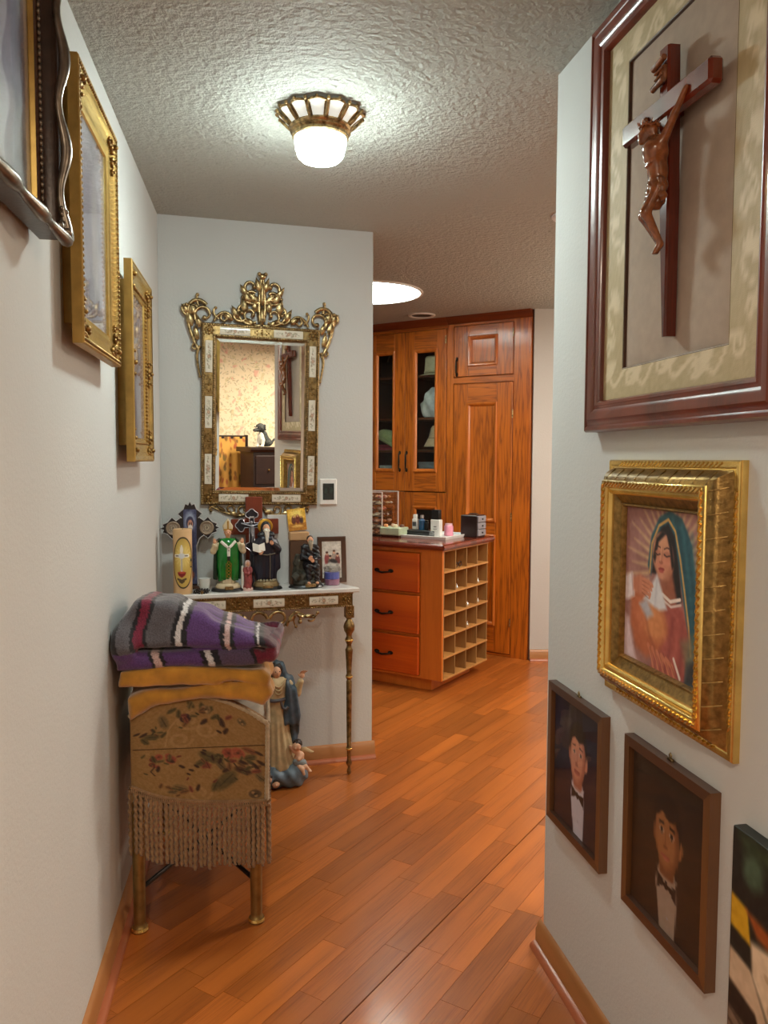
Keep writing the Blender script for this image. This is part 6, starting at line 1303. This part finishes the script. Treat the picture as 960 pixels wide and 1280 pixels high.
t = thing('silver_tray', 'thin silver tray edge below the pale sun hat', 'tray', onshelf(.90, 1.4705, -.10), CW.rot); mb = MB(60); mb.lathe([(0, .003), (.06, .003), (.078, .008), (.08, .008), (.062, .0), (0, 0)], seg=32, sy=.7); part('dish', mb, plain('tray_silver', S(200, 200, 200), .2, .9), t)
solid('grey_box', (lambda m: (m.box(-.075, .075, -.06, .06, 0, .075, .006), m.box(-.078, .078, -.063, .063, .055, .082, .006), m)[2])(MB(30)), plain('box_grey_blue', S(130, 138, 150), .5), 'grey lidded box on the lowest shelf behind the right glass door', 'box', onshelf(.875, 1.30), CW.rot)
t = thing('dark_handbag', 'dark handbag with arched handle behind the left glass door', 'handbag', onshelf(1.205, 2.03), CW.rot); mb = MB(40); mb.prism([(-.10, 0), (.10, 0), (.085, .12), (-.085, .12)], -.05, .05); part('body', mb, plain('bag_dark_leather', S(30, 22, 20), .4), t); mb = MB(60); mb.tube([(.06*math.cos(q), 0, .12+.075*math.sin(q)) for q in np.linspace(0, PI, 16)], .006, 8); part('handle', mb, plain('bag_handle', S(90, 84, 78), .4), t)
t = thing('knitted_hat', 'folded pale green hat behind the left glass door', 'cap', onshelf(1.255, 1.535), CW.rot)
sdf('cap', [('ell', (0, 0, .04), (.10, .07, .055), (0, .35, 0), 0), ('box', (.03, -.04, .0), (.09, .06, .012), .01, (0, .45, 0), .02)], (-.15, -.13, -.066), (.16, .1, .13), .006, felt('cap_green', (150, 160, 112)), t)
solid('pink_folded_cloth', (lambda m: (m.box(-.10, .10, -.06, .06, 0, .024, .008), m.box(-.095, .098, -.058, .058, .025, .046, .008), m)[2])(MB(40)), felt('cloth_pink', (170, 60, 84)), 'pink folded cloth under the pale green hat', 'cloth', onshelf(1.245, 1.47), CW.rot)
for k, s in enumerate((1.285, 1.235)):
    t = thing('small_white_box', 'small white box on the lowest shelf behind the left glass door, %s one' % ('hinge side' if k == 0 else 'handle side'), 'box', onshelf(s, 1.30, -.12), CW.rot, 'small white boxes'); mb = MB(30); mb.box(-.022, .022, -.02, .02, 0, .040, .003); part('body', mb, M['white'], t); mb = MB(30); mb.box(-.0235, .0235, -.0215, .0215, .040, .052, .002); part('lid', mb, M['white'], t)

# ================================================================== ISLAND DRESSER
IO = Vector((.348, 4.715, 0)); IW = 1.02; ID = .64
isl = thing('island_dresser', 'reddish wood dresser with three drawers and an open cubbyhole end', 'dresser', IO, CW.rot)
z0, z1 = .078, .865
mb = MB(30); mb.box(-IW+.09, -.095, .045, ID-.08, 0, z0, .002); part('plinth', mb, M['pine'], isl)
mb = MB(30); mb.box(-IW, -.115, .012, ID-.01, z0, z1); mb.box(-.115, -.105, .012, ID-.01, z0, z1); part('carcass', mb, M['pine'], isl)
mb = MB(30); mb.box(-.150, -.002, 0, .018, z0, z1, .002); part('corner_stile', mb, M['pine'], isl)
mb = MB(30); mb.box(-IW, -.70, 0, .018, z0, z1, .002); part('corner_stile', mb, M['pine'], isl)
for a, b in ((z0, .092), (.333, .343), (.585, .595), (.842, z1)): mb = MB(30); mb.box(-.70, -.150, .002, .018, a, b, .001); part('rail', mb, M['pine'], isl)
for a, b in ((.600, .838), (.348, .580), (.096, .328)):
    mb = MB(30); mb.box(-.695, -.156, -.016, .004, a, b, .004); d = part('drawer', mb, M['cherry'], isl)
    m2 = MB(60); zc = (a+b)/2+.0; xc = -.40
    m2.tube([(xc-.05, -.016, zc), (xc-.045, -.034, zc-.004), (xc, -.040, zc-.010), (xc+.045, -.034, zc-.004), (xc+.05, -.016, zc)], [.006, .005, .007, .005, .006], 8)
    for e in (-1, 1): m2.ball((xc+e*.05, -.019, zc), (.020, .005, .012), 10, 5)
    part('handle', m2, M['iron'], d)
slabp = MB(30); xs0, xs1, ys0, ys1 = -IW-.03, .028, -.030, ID+.03
slabp.prism_x([(ys0+.012, z1), (ys0+.004, z1+.006), (ys0, z1+.016), (ys0+.004, z1+.028), (ys0+.014, z1+.035), (ys1, z1+.035), (ys1, z1)], xs0, xs1-.014)
slabp.prism([(xs1-.016, z1), (xs1-.008, z1+.003), (xs1, z1+.016), (xs1-.004, z1+.028), (xs1-.014, z1+.035), (xs1-.016, z1+.035)], ys0, ys1); part('worktop', slabp, M['worktop'], isl)
NR, NCb = 6, 4; ya, yb = .018, ID-.012
for j in range(NR+1):
    z = z0+.006+(z1-z0-.012)*j/NR; mb = MB(30); mb.box(-.106, .0, ya, yb, z-.006, z+.006, .001); part('cubby_shelf', mb, M['cubby'], isl)
for i in range(NCb+1):
    y = ya+.006+(yb-ya-.012)*i/NCb
    for j in range(NR):
        za = z0+.0125+(z1-z0-.012)*j/NR; zb_ = z0-.0005+(z1-z0-.012)*(j+1)/NR; mb = MB(30); mb.box(-.106, -.004, y-.005, y+.005, za, zb_); part('cubby_divider', mb, M['cubby_in'], isl)
def cub(i, j, dx=0): return IO+Matrix.Rotation(CW.rot, 3, 'Z') @ Vector((-.035+dx, ya+.006+(yb-ya-.012)*(i+.5)/NCb, z0+.012+(z1-z0-.012)*j/NR))
silver = plain('trinket_silver', S(210, 206, 200), .25, .8)
for (i, j, lab) in ((1, 4, 'in the second column, second cubby row down'), (3, 4, 'in the far column, second cubby row down'), (2, 3, 'in the third column, third cubby row down'), (3, 3, 'in the far column, third cubby row down'), (2, 2, 'in the third column, fourth cubby row down')):
    t = thing('trinket', 'small shiny trinket '+lab, 'trinket', cub(i, j), CW.rot, 'trinkets in the cubbyholes'); mb = MB(60); mb.lathe([(0, 0), (.011, 0), (.012, .006), (.006, .013), (.004, .018), (0, .018)], seg=14); part('body', mb, silver, t); mb = MB(60); mb.ball((0, 0, .021), .005, 10, 6); part('knob', mb, silver, t)
t = thing('folded_glasses', 'dark folded eyeglasses in the top row cubby, second column', 'glasses', cub(1, 5, .01), CW.rot+PI/2)
mb = MB(60)
for e in (-1, 1): mb.tube([(e*.024+.019*math.cos(q), 0, .020+.016*math.sin(q)) for q in np.linspace(0, 2*PI, 18)[:-1]], .0022, 6, closed=True)
mb.tube([(-.006, 0, .024), (0, 0, .028), (.006, 0, .024)], .0022, 6); part('rims', mb, M['black'], t)
mb = MB(60); mb.tube([(-.043, 0, .026), (-.040, .012, .024), (.030, .014, .020)], .002, 6); mb.tube([(.043, 0, .026), (.040, .016, .024), (-.030, .018, .020)], .002, 6); part('temples', mb, M['black'], t)

# ---- things on the island
IZ = z1+.0355
def on_isl(name, label, cat, x, y, z=0, rz=0, group=None): return thing(name, label, cat, IO+Matrix.Rotation(CW.rot, 3, 'Z') @ Vector((x, y, IZ+z)), CW.rot+rz, group)
t = on_isl('acrylic_drawer_tower', 'clear acrylic drawer tower filled with small things on the island', 'organizer', -.695, .34)
w_, d_, h_ = .115, .10, .285
mb = MB(20); 
for x0, x1, y0, y1 in ((-w_, -w_+.004, -d_, d_), (w_-.004, w_, -d_, d_), (-w_, w_, d_-.004, d_)): mb.box(x0, x1, y0, y1, 0, h_)
mb.box(-w_, w_, -d_, d_, h_-.004, h_); mb.box(-w_, w_, -d_, d_, 0, .004); part('shell', mb, M['acrylic'], t)
mb = MB(30)
for x in (-w_, w_):
    for y in (-d_, d_): mb.box(x-.003, x+.003, y-.003, y+.003, 0, h_+.002)
for y in (-d_, d_): mb.box(-w_, w_, y-.003, y+.003, h_-.003, h_+.003)
part('bright_edges', mb, plain('acrylic_edge', S(226, 214, 206), .2, coat=.5), t)
rr = random.Random(9); cols = [plain('trinket_col%d' % k, S(*c), .35) for k, c in enumerate(((222, 184, 160), (236, 222, 210), (186, 104, 90), (120, 84, 72), (214, 146, 96), (226, 212, 176)))]
for k in range(7):
    z = .006+.039*k; mb = MB(20); mb.box(-w_+.007, w_-.007, -d_-.002, -d_+.002, z, z+.036); mb.box(-w_+.007, w_-.007, -d_+.002, d_-.008, z, z+.002); mb.box(-.014, .014, -d_-.010, -d_-.002, z+.016, z+.022); dr = part('drawer', mb, M['acrylic'], t)
    for q in range(3):
        mb = MB(60)
        for e in range(6): mb.ball((rr.uniform(-w_+.025, w_-.025), rr.uniform(-d_+.015, d_-.03), z+.012), (rr.uniform(.010, .02), rr.uniform(.008, .016), rr.uniform(.006, .010)), 7, 5)
        part('small_contents', mb, cols[(k+q*2) % 6], dr, stuff=True)
t = on_isl('green_box', 'low translucent pale green box of cosmetics beside the acrylic tower', 'box', -.500, .262); mb = MB(30); mb.box(-.075, .075, -.06, .06, .012, .062, .005); part('body', mb, plain('box_pale_green', S(178, 190, 160), .4, coat=.3), t); mb = MB(30); mb.box(-.070, .070, -.055, .055, 0, .014, .003); part('base', mb, plain('box_base_dark', S(70, 40, 32), .5), t)
for k, (x, y, c) in enumerate(((-.05, -.02, 4), (-.02, .02, 0), (.02, -.015, 5), (.05, .015, 3))): mb = MB(50); mb.lathe([(0, .062), (.014, .062), (.014, .074), (.010, .080), (0, .080)], (x, y, 0), 14); part('jar', mb, cols[c], t)
tr = on_isl('white_tray', 'white rectangular tray with raised rim holding bottles', 'tray', -.290, .405); mb = MB(30); mb.box(-.172, .172, -.162, .162, 0, .010, .004); part('floor', mb, M['white'], tr); mb = MB(30); mb.add([], []); mb.frame(-.18, .18, -.17, .17, [(0, 0), (-.008, .018), (-.004, .020), (.006, .010)])
mb.v = [(x, z, -y) for x, y, z in mb.v]; part('rim', mb, M['white'], tr)
t = on_isl('black_case', 'flat glossy black case on the white tray', 'case', -.345, .35, .0105); mb = MB(30); mb.box(-.115, .115, -.05, .05, 0, .018, .003); part('base', mb, M['black'], t); mb = MB(30); mb.box(-.115, .115, -.05, .05, .019, .034, .003); part('lid', mb, M['black'], t); mb = MB(30); mb.box(.085, .115, -.053, -.049, .006, .030, .001); part('grey_label', mb, plain('label_grey', S(120, 120, 118), .4), t)
def bottle(name, label, x, y, z, prof, mat, cap, capmat, sy=1, sq=False):
    t = on_isl(name, label, 'bottle', x, y, z); mb = MB(40)
    if sq: w, d, h = prof; mb.box(-w, w, -d, d, 0, h, .004)
    else: mb.lathe(prof, seg=20, sy=sy)
    part('body', mb, mat, t); m2 = MB(40)
    if sq: w, d, a, b = cap; m2.box(-w, w, -d, d, a, b, .002)
    else: m2.lathe(cap, seg=18)
    part('cap', m2, capmat, t); return t
wht = plain('bottle_white', S(222, 220, 214), .3, var=.03, coat=.3); blu = plain('bottle_blue', S(30, 92, 140), .2, var=.2, coat=.6); pnk = plain('bottle_pink', S(226, 150, 172), .35); bkc = M['black']
t = bottle('white_bottle', 'slim white bottle left of the blue bottle', -.395, .355, .045, (.018, .014, .070), wht, (.012, .010, .070, .098), wht, sq=True); mb = MB(); mb.box(-.013, .013, -.0148, -.0138, .022, .050); part('label_print', mb, plain('label_dark', S(60, 60, 66), .5), t)
bottle('blue_bottle', 'blue perfume bottle in the middle of the tray', -.345, .355, .045, [(0, 0), (.020, 0), (.022, .006), (.022, .062), (.010, .070), (.010, .074), (0, .074)], blu, [(0, .074), (.012, .074), (.012, .096), (0, .096)], plain('cap_silver', S(196, 196, 196), .25, .8))
bottle('black_bottle', 'short dark bottle between the blue and large white bottles', -.305, .345, .045, (.014, .012, .050), bkc, (.010, .009, .050, .064), bkc, sq=True)
t = bottle('large_white_bottle', 'largest white bottle with tall black cap on the tray', -.225, .33, .0105, (.034, .020, .108), wht, (.026, .017, .108, .170), bkc, sq=True); mb = MB(); mb.box(-.010, .010, -.0208, -.0198, .06, .066); mb.box(-.014, .014, -.0208, -.0198, .046, .049); part('label_print', mb, plain('label_grey2', S(110, 110, 110), .5), t)
bottle('pink_bottle', 'pink bottle right of the large white bottle', -.185, .42, .0105, [(0, 0), (.028, 0), (.030, .004), (.030, .060), (.026, .066), (0, .066)], pnk, [(0, .066), (.024, .066), (.024, .078), (0, .078)], plain('cap_pale_pink', S(232, 190, 200), .35))
for k in range(3): mb = MB(50)
t = on_isl('mini_drawer_box', 'small black box with silver drawers at the island corner', 'organizer', -.062, .545); mb = MB(30); mb.box(-.07, .045, -.062, .062, 0, .142, .003); part('case', mb, plain('mini_box_dark', S(34, 18, 16), .3), t)
for k in range(3): mb = MB(30); mb.box(.044, .056, -.055, .055, .010+.044*k, .050+.044*k, .003); d = part('drawer', mb, plain('drawer_silver_grey', S(150, 148, 156), .35, .2), t); m2 = MB(40); m2.lathe([(0, 0), (.005, 0), (.006, .006), (0, .008)], (.056, 0, .03+.044*k), 10, axis='x'); part('knob', m2, M['black'], d)
t = on_isl('dark_clips', 'dark hair clips lying on top of the small black drawer box', 'hair clip', -.075, .545, .1425); mb = MB(60)
for k in range(5): mb.tube([(-.02+.012*k, -.02, .003), (-.018+.012*k, 0, .010), (-.016+.012*k, .02, .003)], .0025, 6)
part('clips', mb, M['black'], t, stuff=True)

# ================================================================== CEILING FITTINGS OF THE DRESSING ROOM
t = thing('skylight', 'bright round skylight diffuser in the far ceiling', 'skylight', (-.115, 5.04, H)); mb = MB(60); mb.lathe([(0, -.004), (.335, -.004), (.335, -.001), (0, -.001)], seg=64); part('diffuser', mb, M['sky_glow'], t); mb = MB(60); mb.lathe([(.335, 0), (.352, 0), (.350, -.007), (.336, -.009), (.333, -.004)], seg=64); part('trim_ring', mb, M['white'], t)
for (x, y, lab) in ((.262, 5.80, 'unlit recessed ceiling light close to the cabinet crown'), (.800, 3.46, 'unlit recessed ceiling light half hidden by the right wall')):
    t = thing('recessed_light', lab, 'lamp', (x, y, H)); mb = MB(50); mb.lathe([(.098, 0), (.098, -.004), (.090, -.010), (.074, -.008), (.070, -.002)], seg=40); part('trim_ring', mb, M['white'], t); mb = MB(50); mb.lathe([(.072, -.004), (.055, -.0015), (.0, -.001)], seg=32); part('dark_baffle', mb, M['black'], t)

# ================================================================== WHAT THE MIRROR SHOWS BEHIND THE CAMERA
t = thing('dark_chest', 'tall dark chest with moulded top seen in the mirror', 'chest', (1.215, -.62, 0)); dw = plain('dark_furniture', S(40, 24, 22), .35, var=.2)
mb = MB(30); mb.box(-.085, .30, -.17, .165, .05, 1.335, .004); part('body', mb, dw, t); mb = MB(40); mb.prism_x([(-.19, 1.335), (.17, 1.335), (.178, 1.35), (.195, 1.36), (.195, 1.382), (-.19, 1.382)], -.12, .33); part('top', mb, dw, t)
for k in range(4): mb = MB(30); mb.box(-.065, .275, .160, .178, .09+.31*k, .37+.31*k, .005); d = part('drawer', mb, dw, t); m2 = MB(50); m2.ball((.07, .185, .23+.31*k), .012, 10, 6); part('knob', m2, M['brass'], d)
for x in (-.06, .28):
    for y in (-.15, .14): mb = MB(30); mb.lathe([(0, 0), (.018, 0), (.024, .05), (0, .05)], (x, y, 0), 14); part('foot', mb, dw, t)
t = thing('dog_figurine', 'grey and white dog figurine sitting on the dark chest in the mirror', 'figurine', (1.30, -.60, 1.3825), .95); fur = plain('dog_fur_dark', S(62, 66, 66), .8, var=.5, scale=60, bmp=.4); furw = plain('dog_fur_white', S(214, 210, 200), .8, var=.15, bmp=.4)
fd = lambda P: .006*(vnoise(P, 90, 4)-.5)
sdf('body', [('cap', (0, -.03, .05), (0, .01, .13), .055, .040, .03), ('ell', (0, -.05, .045), (.06, .06, .045), None, .02), ('ell', (-.008, .045, .192), (.044, .048, .044), None, .012), ('cap', (-.02, .07, .175), (-.035, .105, .165), .024, .018, .012), ('cap', (.034, .035, .212), (.044, .038, .172), .013, .009, .005), ('cap', (-.050, .035, .212), (-.058, .038, .172), .013, .009, .005), ('cap', (.03, -.09, .03), (.06, -.11, .08), .014, .010, .01)], (-.10, -.15, .004), (.10, .14, .26), .005, fur, t, fd)
sdf('white_chest', [('ell', (-.005, .045, .09), (.036, .028, .06), None, 0), ('cap', (-.026, .045, .07), (-.028, .060, .012), .019, .016, .012), ('cap', (.022, .045, .07), (.024, .060, .012), .019, .016, .012), ('ell', (-.028, .068, .008), (.018, .024, .010), None, .006), ('ell', (.024, .068, .008), (.018, .024, .010), None, .006), ('ell', (-.036, .108, .160), (.015, .014, .014), None, 0), ('cap', (0, .06, .20), (-.02, .085, .185), .012, .014, .006)], (-.08, 0, -.001), (.08, .14, .23), .005, furw, t, fd)
mb = MB(60); mb.ball((-.042, .121, .166), .007); mb.ball((-.044, .086, .200), .006); mb.ball((.006, .092, .200), .006); part('nose_and_eyes', mb, M['black'], t)
t = thing('folding_screen', 'yellow flowered cloth screen with dark posts beside the dark chest in the mirror', 'screen', (1.06, -.88, 0))
cv = Canvas(60, 120, (214, 164, 78)); rq = random.Random(2)
for k in range(120): x, y = rq.random(), rq.random(); cv.ell(x, y, .03+.03*rq.random(), .012+.012*rq.random(), rq.choice([(110, 76, 36), (150, 96, 44), (168, 84, 50), (104, 92, 48)]), rq.random()*3, .4, .8)
mb = MB(180); mb.grid(lambda u, v: (-.155+.31*u, .012+.004*math.sin(u*20), 1.48-1.36*v), 59, 119); me = mb.mesh('cloth_panel', M['print_dull'], 180, recalc=False); setcol(me, cv.a.reshape(-1, 3)); link('cloth_panel', me, t)
for x in (-.17, .17): mb = MB(30); mb.box(x-.016, x+.016, -.014, .018, 0, 1.50, .003); part('post', mb, dw, t)
for z in (.10, 1.46): mb = MB(30); mb.box(-.155, .155, -.008, .010, z, z+.035, .003); part('crossbar', mb, dw, t)
SC.cycles.max_bounces = 8; SC.cycles.diffuse_bounces = 4; SC.cycles.glossy_bounces = 4; SC.cycles.transparent_max_bounces = 12; SC.cycles.sample_clamp_indirect = 6
